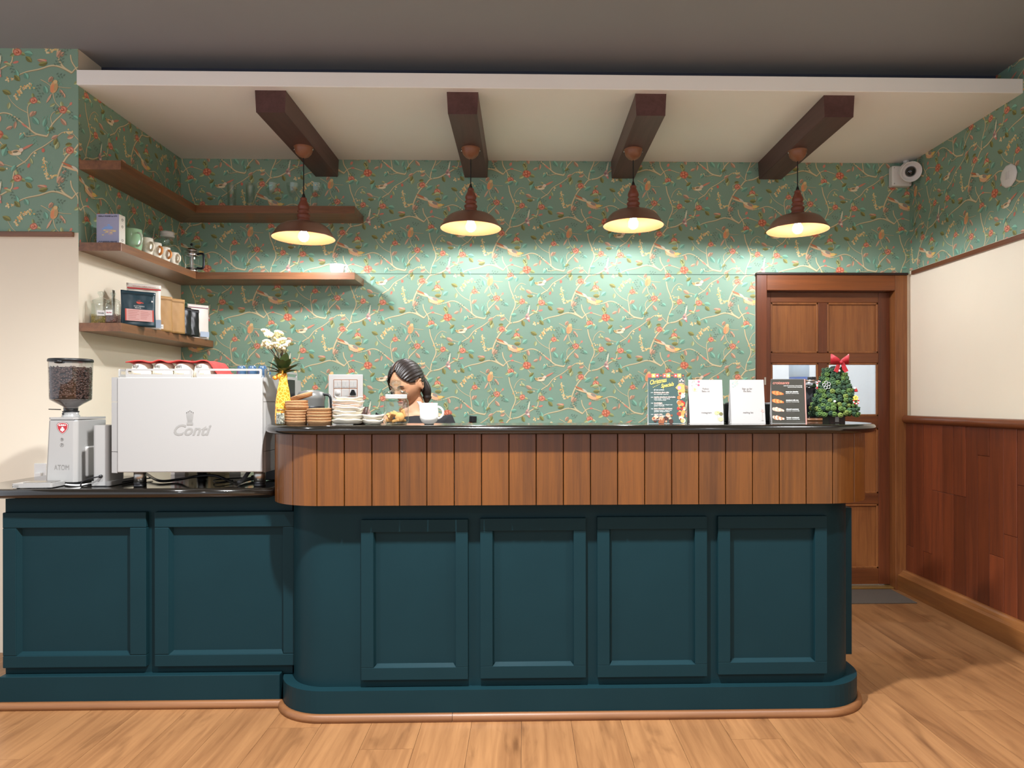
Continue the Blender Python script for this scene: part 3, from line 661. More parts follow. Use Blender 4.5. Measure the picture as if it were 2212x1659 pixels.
# espresso machine
mx = (at(253, 900, 2.87).x+at(567, 900, 2.87).x)/2; hw = (at(567, 900, 2.87).x-at(253, 900, 2.87).x)/2
t = thing('espresso_machine', 'white two-group espresso machine with grey script logo on the worktop', 'coffee machine', (mx, 2.87, ZW))
z0, z1 = .0635, .4525
MB().prism([(-hw-.019, .054), (hw-.006, .054), (hw-.006, .46), (-hw-.019, .46)], z0+.012, z1-.02).obj('body', M_MACH, t, bevel=.006)
MB().box(-hw, hw, 0, .045, z0, z1).obj('back_panel', M_MACH, t, bevel=.004)
MB().box(-hw-.012, hw, .046, .46, z1-.02, z1-.006).obj('cup_tray', M_STEEL, t, bevel=.002)
for s_ in (-1, 1):
    for za, zb in ((z0-.002, z0+.0835), (z0+.0855, z0+.287), (z0+.289, z1)):
        if s_ < 0: P = [(-hw-.0012, .004), (-hw-.030, .012), (-hw-.034, .045), (-hw-.034, .47), (-hw-.022, .47), (-hw-.020, .052), (-hw-.0012, .046)]; P.reverse()
        else: P = [(hw+.0008, .006), (hw+.006, .02), (hw+.007, .06), (hw+.007, .47), (hw-.005, .47), (hw-.005, .046), (hw+.0008, .046)]
        MB().prism(P, za, zb).obj('corner_panel', M_MACH, t, bevel=.002)
for fx, fy in ((-hw+.065, .05), (hw-.03, .05), (-hw+.16, .40), (hw-.16, .40)):
    f = MB().lathe([(0, .018), (.0235, .018), (.0235, .072), (0, .072)], 20, (fx, fy, 0)).obj('foot', M_STEEL, t)
    MB().lathe([(0, .0), (.0225, .0), (.0245, .003), (.0245, .008), (.022, .010), (.0245, .013), (.0245, .019), (0, .02)], 20, (fx, fy, 0)).obj('foot_pad', M_BLKPL, f)
def rrect(x0_, x1_, z0_, z1_, r, n=4):
    out = []
    for cx_, cz_, a0 in ((x1_-r, z1_-r, 0), (x0_+r, z1_-r, 90), (x0_+r, z0_+r, 180), (x1_-r, z0_+r, 270)):
        out += [(cx_+r*cos(radians(a0+90*i/n)), cz_+r*sin(radians(a0+90*i/n))) for i in range(n+1)]
    return out
def railframe(u0, u1, h, low=.014, w=.0085, parent=None, place=None):
    o_ = rrect(u0, u1, 0, h, .007); i_ = rrect(u0+w, u1-w, low, h-w, .004); n = len(o_); b = MB(); d = .006
    v = [(x, 0, z) for x, z in o_]+[(x, 0, z) for x, z in i_]+[(x, d, z) for x, z in o_]+[(x, d, z) for x, z in i_]
    F = []
    for i in range(n):
        j = (i+1) % n; F += [(i, j, n+j, n+i), (2*n+i, 3*n+i, 3*n+j, 2*n+j), (i, 2*n+i, 2*n+j, j), (n+i, n+j, 3*n+j, 3*n+i)]
    b.idx(v, F, None, False); o = b.obj('cup_rail', M_MACH, parent)
    if place: o.location, o.rotation_euler = place
    return o
k_ = 2.875/1500
railframe((273-410)*k_, (412.5-410)*k_, .036, parent=t, place=((0, .006, z1-.001), (0, 0, 0)))
railframe((422-410)*k_, (560.5-410)*k_, .036, parent=t, place=((0, .006, z1-.001), (0, 0, 0)))
railframe(0, .40, .036, parent=t, place=((hw+.003, .03, z1-.001), (0, 0, pi/2)))
railframe(0, .40, .036, parent=t, place=((-hw-.006, .03, z1-.001), (0, 0, pi/2)))
lx = at(411, 928, 2.87).x-mx
text('Conti', .062, (lx, -.0006, .2345), t, M_GREY, shear=.35, bold=.0014, width=.152, name='logo_lettering')
b = MB()
for i in range(5):
    u = (i-2)*.0052; top = .052-abs(i-2)*.0035
    b.face([(u*.7-.0018, 0, 0), (u*.7+.0018, 0, 0), (u*1.25+.0014, 0, top), (u*1.25-.0014, 0, top)])
    b.face([(u*1.25+.0024*cos(g), 0, top+.0024*sin(g)) for g in [pi*j/4 for j in range(8)]])
b.box(-.0125, .0125, -.0003, 0, -.006, .004)
b.obj('logo_crown', M_GREY, t, loc=(lx-.001, -.0009, at(411, 917, 2.87).z-ZW+.004))
# cups on the machine
zc = ZW+z1-.006
def cup_printed(i, px):
    c = at(px, 800, 2.955)
    t2 = thing('cream_cup', 'cream printed cup upside down under the red cloth, number %s from the left' % ['one', 'two', 'three', 'four'][i], 'cup', (c.x, 2.958, zc), group='printed cups on the espresso machine')
    MB().lathe([(0, .068), (.026, .068), (.034, .064), (.040, .054), (.043, .036), (.0435, .0), (.040, .0), (.039, .036), (0, .05)], 24).obj('cup_body', M_CERP, t2)
    b = MB()
    for j in range(7):
        a0 = -2.15+j*.10; r_ = .0432
        for kk in range(2):
            z_ = .046+kk*.007+random.uniform(-.002, .002); rr = .0424-(z_-.036)*.12+.001
            b.face([(rr*cos(a0), rr*sin(a0), z_), (rr*cos(a0+.07), rr*sin(a0+.07), z_+.001), (rr*cos(a0+.08), rr*sin(a0+.08), z_+.008), (rr*cos(a0+.02), rr*sin(a0+.02), z_+.006)])
    b.obj('leaf_print', mat('navy_print', '#22283a', .5), t2)
    b = MB()
    for j in range(5):
        a0 = -1.9+j*.13; b.face([(.0437*cos(a0), .0437*sin(a0), .012), (.0437*cos(a0+.11), .0437*sin(a0+.11), .010), (.0437*cos(a0+.1), .0437*sin(a0+.1), .022), (.0437*cos(a0+.02), .0437*sin(a0+.02), .024)])
    b.obj('flower_print', mat('orange_print', '#d79a55', .5), t2)
M_CERP = mat('cream_ceramic', '#efe4d0', .25, noise=.05, nscale=90)
cpx = (308, 354, 400, 443)
for i, px in enumerate(cpx): cup_printed(i, px)
c0 = at(283, 800, 2.955).x; c1 = at(487, 800, 2.955).x
b = MB(); nx_, ny_ = 44, 10; v = []
for i in range(nx_+1):
    x = c0+(c1-c0)*i/nx_
    cx_ = [at(p, 800, 2.955).x for p in cpx]; dmin = min(abs(x-q) for q in cx_)
    z = .0725+.004*cos(min(1, dmin/.045)*pi)-.001
    if x > cx_[-1]+.034: z = max(.006, .0695-(x-cx_[-1]-.034)*1.5)
    for j in range(ny_+1):
        y = 2.915+.15*j/ny_; v.append((x+.004*sin(j*1.3), y, zc+z+.0015*sin(i*.9+j)))
b.idx(v, [(i*(ny_+1)+j, (i+1)*(ny_+1)+j, (i+1)*(ny_+1)+j+1, i*(ny_+1)+j+1) for i in range(nx_) for j in range(ny_)], None, True)
o = tag(b.obj('red_cloth', M_RED), 'red cloth draped over the cream cups on the espresso machine', 'cloth'); sm = o.modifiers.new('solid', 'SOLIDIFY'); sm.thickness = .004; sm.offset = 1
M_BLUEC = mat('blue_glaze', '#35506b', .2, coat=.4)
for i, px in enumerate((522, 545, 567)):
    t2 = thing('blue_cup', 'small dark blue cup upside down behind the machine rail, '+['left', 'middle', 'right'][i]+' of three', 'cup', (at(px, 800, 3.05).x, 3.05, zc), group='blue cups on the espresso machine')
    MB().lathe([(0, .062), (.014, .062), (.017, .058), (.020, .045), (.0215, 0), (.019, 0), (.017, .045), (0, .052)], 20).obj('cup_body', M_BLUEC, t2)
    MB().tube([(.02, 0, .045), (.031, 0, .042), (.034, 0, .028), (.029, 0, .014), (.0208, 0, .012)], .0035, 8).obj('handle', M_BLUEC, t2)

# grinder
t = thing('coffee_grinder', 'white electric coffee grinder with a clear hopper of beans', 'coffee grinder', (at(130, 1040, 2.97).x, 2.97, ZW))
wb_, wt_ = .066, .058
b = MB(); zt = .287; D = .20; ch = .012
lo = [(-wb_, .01), (-wb_+ch, 0), (wb_-ch, 0), (wb_, .012), (wb_+.008, D), (-wb_-.004, D)]; hi = [(-wt_, .018), (-wt_+ch, .008), (wt_-ch+.004, .008), (wt_+.006, .02), (wt_+.014, D), (-wt_, D)]
n = len(lo); b.idx([(x, y, .012) for x, y in lo]+[(x, y, zt-.012) for x, y in hi], [(i, (i+1) % n, n+(i+1) % n, n+i) for i in range(n)]+[tuple(range(n-1, -1, -1)), tuple(range(n, 2*n))], None, False)
b.obj('body', M_MACH, t, bevel=.003)
b = MB(); b.prism([(x*1.0, y) for x, y in hi], zt-.0095, zt).obj('top_cover', M_MACH, t, bevel=.003)
MB().box(-wt_+.012, wt_-.004, .0095, .02, zt-.0122, zt-.0092).obj('vent_gap', M_BLKPL, t)
MB().box(-wb_+.006, wb_-.002, .008, D-.01, 0, .0125).obj('rubber_base', M_BLKPL, t)
MB().box(wb_-.004, wb_+.0125, .06, .13, .03, .16).obj('side_recess', mat('grinder_side_grey', '#c9c6c2', .4), t, bevel=.006)
hx, hy = at(153, 820, 3.07).x-t.location.x, .10
MB().lathe([(.034, zt), (.034, zt+.006), (.030, zt+.010), (.030, zt+.022), (0, zt+.022)], 24, (hx, hy, 0)).obj('collar', M_MACH, t)
MB().lathe([(0, zt+.022), (.032, zt+.022), (.032, zt+.025), (.027, zt+.026), (.027, zt+.04), (.0, zt+.04)], 24, (hx, hy, 0)).obj('collar_ring', M_BLKPL, t)
zb = zt+.074; zh = zt+.24
hop = MB().lathe([(.027, zt+.028), (.029, zt+.044), (.051, zt+.058), (.077, zb), (.0795, zb+.006), (.083, zh)], 40, (hx, hy, 0)).obj('hopper', glass('smoked_hopper', '#e6e6e8'), t)
MB().lathe([(0, zt+.041), (.026, zt+.041), (.027, zt+.045), (.049, zt+.06), (.0745, zb+.001), (.075, zb+.002), (0, zb+.002)], 32, (hx, hy, 0)).obj('hopper_cone', mat('grey_plastic_cone', '#7c7672', .4), t)
lid = MB().lathe([(0, zh+.012), (.081, zh+.012), (.0845, zh+.009), (.0855, zh), (.082, zh-.002), (0, zh-.002)], 40, (hx, hy, 0)).obj('hopper_lid', M_BLKPL, t)
MB().lathe([(0, -.012), (.018, -.010), (.022, 0), (0, 0)], 16, (hx, hy-.074, zh)).obj('lid_tab', M_BLKPL, lid)
MB().tube([(hx-.03, hy-.02, zt+.032), (hx-.075, hy-.03, zt+.034)], .0022, 6).obj('hopper_slide', M_BLKPL, t)
MB().ball((hx-.012, hy-.0335, zt+.014), .0045, 8, 6).obj('collar_screw', M_BLKPL, t)
M_BEAN = mat('roasted_bean', '#4a2f22', .35, noise=.35, nscale=60)
MB().lathe([(0, zb+.003), (.0695, zb+.003), (.0725, zh-.03), (0, zh-.028)], 32, (hx, hy, 0)).obj('bean_core', mat('bean_dark', '#24150e', .7), hop)
b = MB()
for i in range(1500):
    a = random.uniform(0, 2*pi); z = random.uniform(zb+.006, zh-.026); r_ = .0718+(z-zb)/(zh-zb)*.0036+random.uniform(-.002, .002)
    st = len(b.v); b.ball((0, 0, 0), (.0062, .0036, .0043), 6, 4)
    b.xf(Matrix.Translation((hx+r_*cos(a), hy+r_*sin(a), z)) @ Matrix.Rotation(a+random.uniform(-.5, .5)+pi/2, 4, 'Z') @ Matrix.Rotation(random.uniform(-pi, pi), 4, 'Y') @ Matrix.Rotation(random.uniform(-.4, .4), 4, 'X'), st)
for i in range(260):
    a = random.uniform(0, 2*pi); r_ = .069*sqrt(random.random()); st = len(b.v); b.ball((0, 0, 0), (.006, .0042, .0036), 6, 4)
    b.xf(Matrix.Translation((hx+r_*cos(a), hy+r_*sin(a), zh-.028)) @ Matrix.Rotation(random.uniform(0, pi), 4, 'Z'), st)
b.obj('coffee_beans', M_BEAN, hop, kind='stuff')
# badge, buttons, lettering on the sloping front
sl = atan2(.008, zt-.024)
fr = bpy.data.objects.new('front_badges', None)
def front(z): return (.0-.0006+.008*(z-.012)/(zt-.024))
bd = at(133, 925, 2.97); bx = bd.x-t.location.x; bz = bd.z-ZW
def shield(w, h): return [(-w*.5, h*.28), (-w*.38, h*.44), (0, h*.5), (w*.38, h*.44), (w*.5, h*.28), (w*.44, -.05*h), (w*.25, -h*.32), (0, -h*.5), (-w*.25, -h*.32), (-w*.44, -.05*h)]
for sc_, d, m_ in ((.050, .0002, mat('badge_rim', '#6b2420', .4)), (.0464, .0005, M_WHITEPL), (.0432, .0008, mat('badge_red', '#a5232b', .35))):
    b = MB(); b.face([(x, 0, z) for x, z in reversed(shield(sc_, sc_*1.02))]); b.obj('badge', m_, t, loc=(bx, front(bz)-d-.0002, bz))
text('EUREKA', .0092, (bx, front(bz)-.0014, bz+.0125), t, M_WHITEPL, bold=.0003, width=.032)
b = MB(); y_ = 0
for dx, dz, w_, h_ in ((0, -.008, .0032, .014), (-.0055, -.006, .0032, .009), (.0055, -.006, .0032, .009), (0, .002, .0045, .006)): b.face([(dx+w_*cos(g), 0, dz+h_*.6*sin(g)) for g in [2*pi*j/8 for j in range(8)]])
b.obj('badge_flower', M_WHITEPL, t, loc=(bx, front(bz)-.0014, bz))
for py, r_ in ((949, .0058), (961, .0070)):
    p = at(132.5, py, 2.97); z = p.z-ZW
    b = MB().tube([(r_*cos(g), 0, r_*sin(g)) for g in [2*pi*j/14 for j in range(14)]], .0008, 5, closed=True); b.obj('button', M_GREY, t, loc=(p.x-t.location.x, front(z)-.0004, z))
    MB().ball((0, 0, 0), .002, 6, 4).obj('button_mark', M_BLKPL, t, loc=(p.x-t.location.x, front(z)-.0004, z))
p = at(133, 1010, 2.97); text('ATOM', .031, (p.x-t.location.x, front(p.z-ZW)-.0003, p.z-ZW), t, M_GREY, width=.062)

# slim white tamping device
p = at(215, 1047, 2.92)
t = thing('tamping_device', 'slim white tamping device between the grinder and espresso machine', 'tamper', (p.x, 2.925, ZW))
def rpoly(w, d, r, n=4):
    o = []
    for cx_, cy_, a0 in ((w/2-r, d-r, 0), (-w/2+r, d-r, 90), (-w/2+r, r, 180), (w/2-r, r, 270)): o += [(cx_+r*cos(radians(a0+90*i/n)), cy_+r*sin(radians(a0+90*i/n))) for i in range(n+1)]
    return o
MB().prism(rpoly(.066, .12, .014), .022, .255).obj('column', M_MACH, t, bevel=.002)
MB().prism(rpoly(.082, .22, .012), .003, .022).obj('foot', M_MACH, t, bevel=.003)
MB().prism(rpoly(.074, .21, .012), 0, .004).obj('rubber_base', M_BLKPL, t)
MB().lathe([(0, -.010), (.006, -.010), (.007, 0), (0, 0)], 14, (.004, 0, .043), axis='Y').obj('plug', M_BLKPL, t)
MB().tube(smooth_line([(.004, -.008, .043), (-.03, -.02, .036), (-.058, -.025, .022), (-.066, -.02, .004), (-.07, .02, .004), (-.06, .09, .004)]), .0028, 8).obj('cable', M_BLKPL, t)

# kitchen scale
p = at(72, 1050, 2.88)
t = thing('kitchen_scale', 'flat white digital scale at the left end of the worktop', 'scale', (p.x, 2.87, ZW), rz=.06)
MB().prism(rpoly(.155, .096, .008), .003, .020).obj('body', M_MACH, t, bevel=.003)
MB().prism(rpoly(.11, .07, .006), .020, .0225).obj('weighing_plate', M_STEEL, t, bevel=.001, loc=(.01, .016, 0))
MB().box(-.066, -.05, -.0008, .001, .007, .015).obj('display', M_GREY, t)
MB().ball((-.072, 0, .012), .0025, 8, 5).obj('button', M_GREY, t)
for a_ in (-.06, .06):
    for c_ in (.015, .08): MB().lathe([(0, 0), (.006, 0), (.006, .004), (0, .004)], 10, (a_, c_, 0)).obj('foot', M_BLKPL, t)
tag(MB().tube(smooth_line([(p.x+.085, 2.95, ZW+.006), (p.x+.12, 2.925, ZW+.007), (p.x+.15, 2.94, ZW+.0045), (p.x+.16, 3.0, ZW+.0045)]), .0042, 8).obj('white_cable', M_WHITEPL), 'white cable lying behind the digital scale', 'cable')
# wall socket behind the grinder
p = at(90, 1020, YC); t = thing('wall_socket', 'small white wall socket low on the cream wall behind the grinder', 'socket', (p.x, YC, p.z))
MB().box(-.03, .03, -.012, -.0005, -.045, .045).obj('plate', M_WHITEPL, t, bevel=.003); MB().box(-.015, .015, -.03, -.012, -.03, .0).obj('plug', M_WHITEPL, t, bevel=.003)

# boxes and cables behind and under the machine
for i, (px, w_, h_, c_, d_, lab) in enumerate(((393, .068, .085, '#e9ddd6', '#b03a3a', 'small white box with red fruit print behind the espresso machine'), (436, .09, .09, '#d9c6a2', '#5d5a3a', 'small cream box with olive print behind the espresso machine'), (478, .07, .085, '#cdb88e', '#8b7a52', 'small tan box behind the espresso machine'), (515, .055, .08, '#e4dccf', '#a85548', 'small pale box right behind the espresso machine'))):
    p = at(px, 1020, 3.43); t = thing('tea_box', lab, 'box', (p.x, 3.43, ZW), group='small boxes behind the espresso machine')
    MB().box(-w_/2, w_/2, -.04, .03, 0, h_).obj('carton', mat('carton_%d' % i, c_, .6), t, bevel=.001)
    b = MB()
    for j in range(5): b.face([(random.uniform(-w_*.3, w_*.3)*0+(-w_*.3+j*w_*.15)+.006*cos(g), -.0406, h_*.6+(.01 if j % 2 else -.012)+.006*sin(g)) for g in [2*pi*q/8 for q in range(8)]])
    b.obj('print', mat('carton_print_%d' % i, d_, .6), t)
def cable(pts, r, label, m=M_BLKPL, nm='power_cable'):
    tag(MB().tube(smooth_line(pts), r, 8).obj(nm, m), label, 'cable')
def W(px, py): 
    d = RT*((px-X0)/FPX)+UP*((HY-py)/FPX)+FW; return Vector((0, 0, CH))+d*((ZW-CH)/d.z)
zc_ = ZW+.006
def wp(px, py, dz=0): q = W(px, py); return (q.x, q.y, ZW+.0085+dz)
cable([wp(300, 1027, .03), wp(318, 1034, .012), wp(345, 1043), wp(385, 1041, .002), (at(420, 1028, 3.02).x, 3.02, ZW+.03), (at(460, 1024, 3.02).x, 3.02, ZW+.035), (at(490, 1034, 3.0).x, 3.0, ZW+.018), wp(512, 1051)], .0058, 'thick black cable looping under the espresso machine')
cable([wp(503, 1042), wp(470, 1047), wp(462, 1042), wp(480, 1039), wp(530, 1036)], .0028, 'thin black cable coiled under the espresso machine')
cable([wp(232, 1050), wp(262, 1046), wp(300, 1040), wp(330, 1036)], .003, 'thin black cable along the worktop beside the machine foot')
cable([(at(540, 1016, 3.05).x, 3.05, ZW+.055), (at(525, 1033, 2.98).x, 2.98, ZW+.02), wp(516, 1048, .003), wp(540, 1040, .003), wp(575, 1038, .003)], .0085, 'grey drain hose under the right side of the espresso machine', mat('grey_hose', '#77777a', .4), 'drain_hose')

t = thing('pump_box', 'black pump box standing behind the right foot of the espresso machine', 'box', (-1.105, 3.12, ZW))
MB().box(-.05, .045, 0, .12, .002, .055).obj('casing', M_BLKPL, t, bevel=.004); MB().tube(smooth_line([(-.05, .05, .03), (-.09, .04, .02), (-.13, .06, .012)], 4), .006, 8).obj('pipe', M_BLKPL, t)

# ================================================================== things on the shelves
Z2, Z1, Z3 = 2.052, 1.649, 2.464
# lavender coffee box
t = thing('coffee_box', 'lavender printed coffee box on the middle shelf', 'box', (at(233, 522, 3.59).x, 3.59, Z2))
MB().box(-.057, .057, 0, .055, 0, .159).obj('carton', mat('carton_cream_side', '#e4dccd', .5), t, bevel=.0012)
MB().box(-.0565, .0565, -.0007, .0, .0005, .1585).obj('front_print', mat('lavender_card', '#a9aac8', .4), t)
MI = mat('dark_ink', '#2b2c44', .5)
text('KERALA WASHED by LOTS', .0085, (0, -.0011, .147), t, MI, width=.094, bold=.0003)
text('COFFEEVERSE', .017, (0, -.0011, .0135), t, MI, width=.094, bold=.0004)
for i, w_ in enumerate((.08, .075, .085)): text('. . . . . . . . . .', .005, (0, -.0011, .136-i*.005), t, mat('faint_ink', '#7d7fa6', .5), width=w_)
b = MB()
for i in range(26):
    x, z = random.gauss(0, .015), .075+random.gauss(0, .012)+.0; r_ = random.uniform(.004, .009)
    col = '#8fb4ee' if z > .082 else random.choice(['#e8d3a2', '#dcc3a0', '#c8b6c0'])
    b.face([(x+r_*cos(g)*1.5, -.0011-i*.00002, z+r_*.7*sin(g)) for g in [-2*pi*q/8 for q in range(8)]], col)
b.obj('flower_print', M_PRINT, t)
for i, z in enumerate((.03, .1, .135)): MB().tube([(.0575, .028+.006*cos(g), z+.006*sin(g)) for g in [2*pi*q/10 for q in range(10)]], .0008, 4, closed=True).obj('side_mark', MI, t)
def mug(name, label, loc, r, h, m, hm, rz, hr=.03, group=None, tilt=None, hth=.0055):
    t = thing(name, label, 'mug', loc, rz, group)
    MB().lathe([(0, 0), (r*.8, 0), (r*.9, .004), (r, h*.3), (r, h-.003), (r-.0015, h), (r-.004, h-.003), (r-.004, .006), (0, .006)], 28).obj('mug_body', m, t)
    MB().tube([(r-.002+hr*sin(pi*q/10)*.95, 0, h*.5+hr*cos(pi*q/10)) for q in range(11)], hth, 10).obj('handle', hm, t)
    return t
MG = mat('pale_green_glaze', '#9cc39a', .15, coat=.5)
mug('mug', 'pale green mug beside the lavender box on the middle shelf', (at(288, 520, 3.72).x, 3.72, Z2), .042, .112, MG, mat('light_green_glaze', '#c3d3bb', .2), -.5, .034)
MF = mat('floral_mug_glaze', '#e3dccb', .2, noise=.25, nscale=70)
MO = mat('orange_handle', '#d58a4a', .25); MOW = mat('cream_handle', '#e6d8bf', .25)
for i, (px, y, r, h, hm, lab) in enumerate(((318, 3.845, .036, .095, MOW, 'grey floral mug just behind the pale green mug'), (337, 3.93, .036, .088, MO, 'floral mug with tan orange handle, second along the middle shelf'), (357, 4.015, .034, .082, MO, 'floral mug with bright orange handle, beside the glass carafe'), (377, 4.10, .032, .07, MOW, 'small floral mug with white handle in front of the carafe'))):
    mug('mug', lab, (at(px-3, 550, y).x, y, Z2), r, h, MF, hm, -.35, .022, 'floral mugs on the middle shelf', hth=.0065)
# carafe with white lid
t = thing('glass_carafe', 'clear glass carafe with white lid at the shelf corner', 'carafe', (-2.135, 4.21, Z2))
MB().lathe([(0, .001), (.05, .001), (.058, .006), (.060, .02), (.060, .105), (.055, .122), (.038, .142), (.034, .150), (.034, .19)], 32).obj('bottle', M_GLASS, t)
for z in (.155, .162, .169): MB().lathe([(.0343, z), (.0365, z+.002), (.0343, z+.004)], 24).obj('neck_ring', M_GLASS, t)
MB().lathe([(0, .218), (.036, .218), (.039, .215), (.039, .205), (.036, .203), (.036, .198), (.039, .196), (.0385, .187), (0, .187)], 28).obj('lid', M_WHITEPL, t)
MB().box(.02, .045, -.0575, -.0565, .075, .09).obj('sticker', M_WHITEPL, t)
# french press
t = thing('french_press', 'chrome and glass french press with black handle on the middle shelf', 'coffee press', (at(414, 580, 4.33).x, 4.33, Z2))
MB().lathe([(.001, .004), (.036, .004), (.038, .01), (.038, .125)], 28).obj('beaker', M_GLASS, t)
MB().lathe([(0, .125), (.0405, .125), (.041, .131), (.036, .138), (.02, .146), (.008, .149), (0, .149)], 28).obj('lid', M_CHROME, t)
MB().lathe([(.039, .098), (.0405, .1), (.0405, .116), (.039, .118)], 28).obj('top_band', M_CHROME, t); MB().lathe([(0, 0), (.039, 0), (.0405, .003), (.0405, .012), (.039, .014)], 28).obj('base', M_CHROME, t)
for a_ in (-2.2, -1.0, .6, 2.2): MB().box(-.004, .004, -.0005, .0005, .01, .1).obj('frame_strip', M_CHROME, t, loc=(.0397*cos(a_), .0397*sin(a_), 0), rot=(0, 0, a_+pi/2))
MB().lathe([(0, .02), (.034, .02), (.034, .026), (0, .026)], 20).obj('plunger', M_STEEL, t)
MB().tube([(0, 0, .026), (0, 0, .165)], .002, 6).obj('plunger_rod', M_STEEL, t); MB().ball((0, 0, .170), .0085, 12, 8).obj('knob', M_BLKPL, t)
MB().tube(smooth_line([(.039, -.01, .108), (.06, -.014, .112), (.078, -.018, .108), (.082, -.018, .09), (.082, -.018, .04), (.076, -.018, .022), (.06, -.014, .02), (.039, -.01, .024)], 4), .0065, 8).obj('handle', mat('navy_black_handle', '#12161f', .3), t)
# white cup on the right end
t = thing('white_cup', 'white cup with double-curved handle at the right end of the middle shelf', 'cup', (at(729, 590, 4.42).x, 4.42, Z2), -.25)
MB().lathe([(0, 0), (.028, 0), (.034, .004), (.045, .03), (.047, .066), (.044, .066), (.042, .03), (0, .008)], 28).obj('cup_body', M_CER, t)
MB().tube(smooth_line([(.044, 0, .058), (.06, 0, .062), (.068, 0, .052), (.06, 0, .041), (.052, 0, .038), (.063, 0, .034), (.069, 0, .022), (.06, 0, .012), (.038, 0, .012)], 4), .0048, 8).obj('handle', M_CER, t)
# glasses on the top shelf
for i, px in enumerate((501, 541)):
    t = thing('tall_tumbler', 'tall clear tumbler on the top shelf, '+['left', 'right'][i]+' of two', 'glass', (at(px, 447, 4.43).x, 4.43, Z3), group='tumblers on the top shelf')
    MB().lathe([(0, .002), (.022, .002), (.023, .0), (.024, .004), (.030, .165), (.0295, .166), (.0285, .165), (.0225, .012), (0, .012)], 24).obj('tumbler_glass', M_GLASS, t)
for i, px in enumerate((588, 634, 684)):
    t = thing('wine_glass', 'small stemmed glass on the top shelf, '+['left', 'middle', 'right'][i]+' of three', 'glass', (at(px, 447, 4.43).x, 4.43, Z3), group='stemmed glasses on the top shelf')
    MB().lathe([(.046, .165), (.045, .162), (.036, .118), (.024, .092), (.010, .083), (.004, .080)], 24).obj('bowl', M_GLASS, t)
    MB().lathe([(.0045, .082), (.004, .06), (.0045, .04), (.0055, .02), (.004, .01), (.006, .006), (.030, .003), (.031, 0), (0, 0)], 16).obj('stem', M_GLASS, t)
# lidded jars on the low shelf
def jar(label, loc, r, h, fill, fillcol, note, inkc, nx0):
    t = thing('lidded_jar', label, 'jar', loc)
    MB().lathe([(0, .001), (r*.93, .001), (r, .006), (r, h*.58), (r*.93, h*.64), (r*.8, h*.66), (r*.8, h*.70)], 32).obj('jar_glass', M_GLASS, t)
    MB().lathe([(r*.86, h*.69), (r*.93, h*.70), (r*.90, h*.72), (r*.55, h*.78), (r*.2, h*.81), (r*.18, h*.86), (r*.38, h*.93), (r*.36, h*.98), (r*.2, h), (0, h)], 28).obj('glass_lid', M_GLASS, t)
    b = MB(); MB().lathe([(0, .004), (r*.93, .004), (r*.93, fill-.004), (0, fill-.002)], 24).obj('fill_core', mat('fill_'+note.replace(' ', '_'), fillcol, .8), t)
    for i in range(380):
        a = random.uniform(-pi, .3); z = random.uniform(.006, fill+.002); st = len(b.v); b.ball((0, 0, 0), (.0027, .0018, .0016), 5, 3)
        b.xf(Matrix.Translation((r*.945*cos(a), r*.945*sin(a), z)) @ Matrix.Rotation(random.uniform(0, 6), 4, 'Z') @ Matrix.Rotation(random.uniform(0, 6), 4, 'X'), st)
    b.obj('seeds', mat('seeds_'+note.replace(' ', '_'), shade(fillcol, 1.35), .6, noise=.5, nscale=200), t, kind='stuff')
    l = MB().box(-.017, .017, -.0006, 0, -.0135, .0135).obj('paper_label', mat('white_paper', '#f3f0ec', .7), t, loc=(nx0, -sqrt(max(1e-5, (r+.001)**2-nx0**2)), h*.33), rot=(0, 0, nx0/r*.9))
    text(note, .009, (0, -.0009, 0), l, mat('ink_'+inkc, inkc, .5), shear=.2, width=.026, bold=.0003)
    return t
jar('wider glass jar of yellow-green seeds on the lowest shelf', (-2.182, 3.635, Z1), .044, .174, .05, '#8d7a44', 'Camomile', '#2a2a30', .022)
jar('narrower glass jar of dark dried petals on the lowest shelf', (-2.086, 3.575, Z1), .034, .160, .045, '#5c4038', 'Ruby Rose', '#b03040', .0)
# coffee pouches
def pouch(name, label, cpx, Y, yaw, w, h, m, group='coffee pouches on the lowest shelf', lean=.0, d=.034):
    c = at(cpx, 700, Y); t = thing(name, label, 'pouch', (c.x, Y, Z1), yaw, group)
    nx_, nz_ = 12, 16; v = []; F = []
    for side in (-1, 1):
        for i in range(nz_+1):
            f = i/nz_
            for j in range(nx_+1):
                u = j/nx_*2-1
                th = d*.5*((1-f)**.75)*(1-abs(u)**3*.85)+.001
                wr_ = .0018*sin(7*u+5*f)*sin(9*f)*(1 if f < .9 else 0)
                v.append((u*w/2*(1-.03*sin(pi*f)), side*(th+wr_)+lean*f, f*h))
    k_ = (nx_+1)*(nz_+1)
    for i in range(nz_):
        for j in range(nx_):
            a = i*(nx_+1)+j; F.append((a, a+1, a+nx_+2, a+nx_+1)); F.append((k_+a, k_+a+nx_+1, k_+a+nx_+2, k_+a+1))
    for i in range(nz_):
        a = i*(nx_+1); F.append((a, a+nx_+1, k_+a+nx_+1, k_+a)); a += nx_; F.append((a, k_+a, k_+a+nx_+1, a+nx_+1))
    for j in range(nx_):
        F.append((j, k_+j, k_+j+1, j+1)); a = nz_*(nx_+1)+j; F.append((a, a+1, k_+a+1, k_+a))
    b = MB(); b.idx(v, F, None, True); b.obj('bag', m, t)
    for z in (.90, .925): MB().box(-w/2*.97, w/2*.97, -d*.5*(1-z)**.75-.004+lean*z, -d*.5*(1-z)**.75-.002+lean*z, h*z, h*z+.0025).obj('seal_ridge', m, t)
    return t
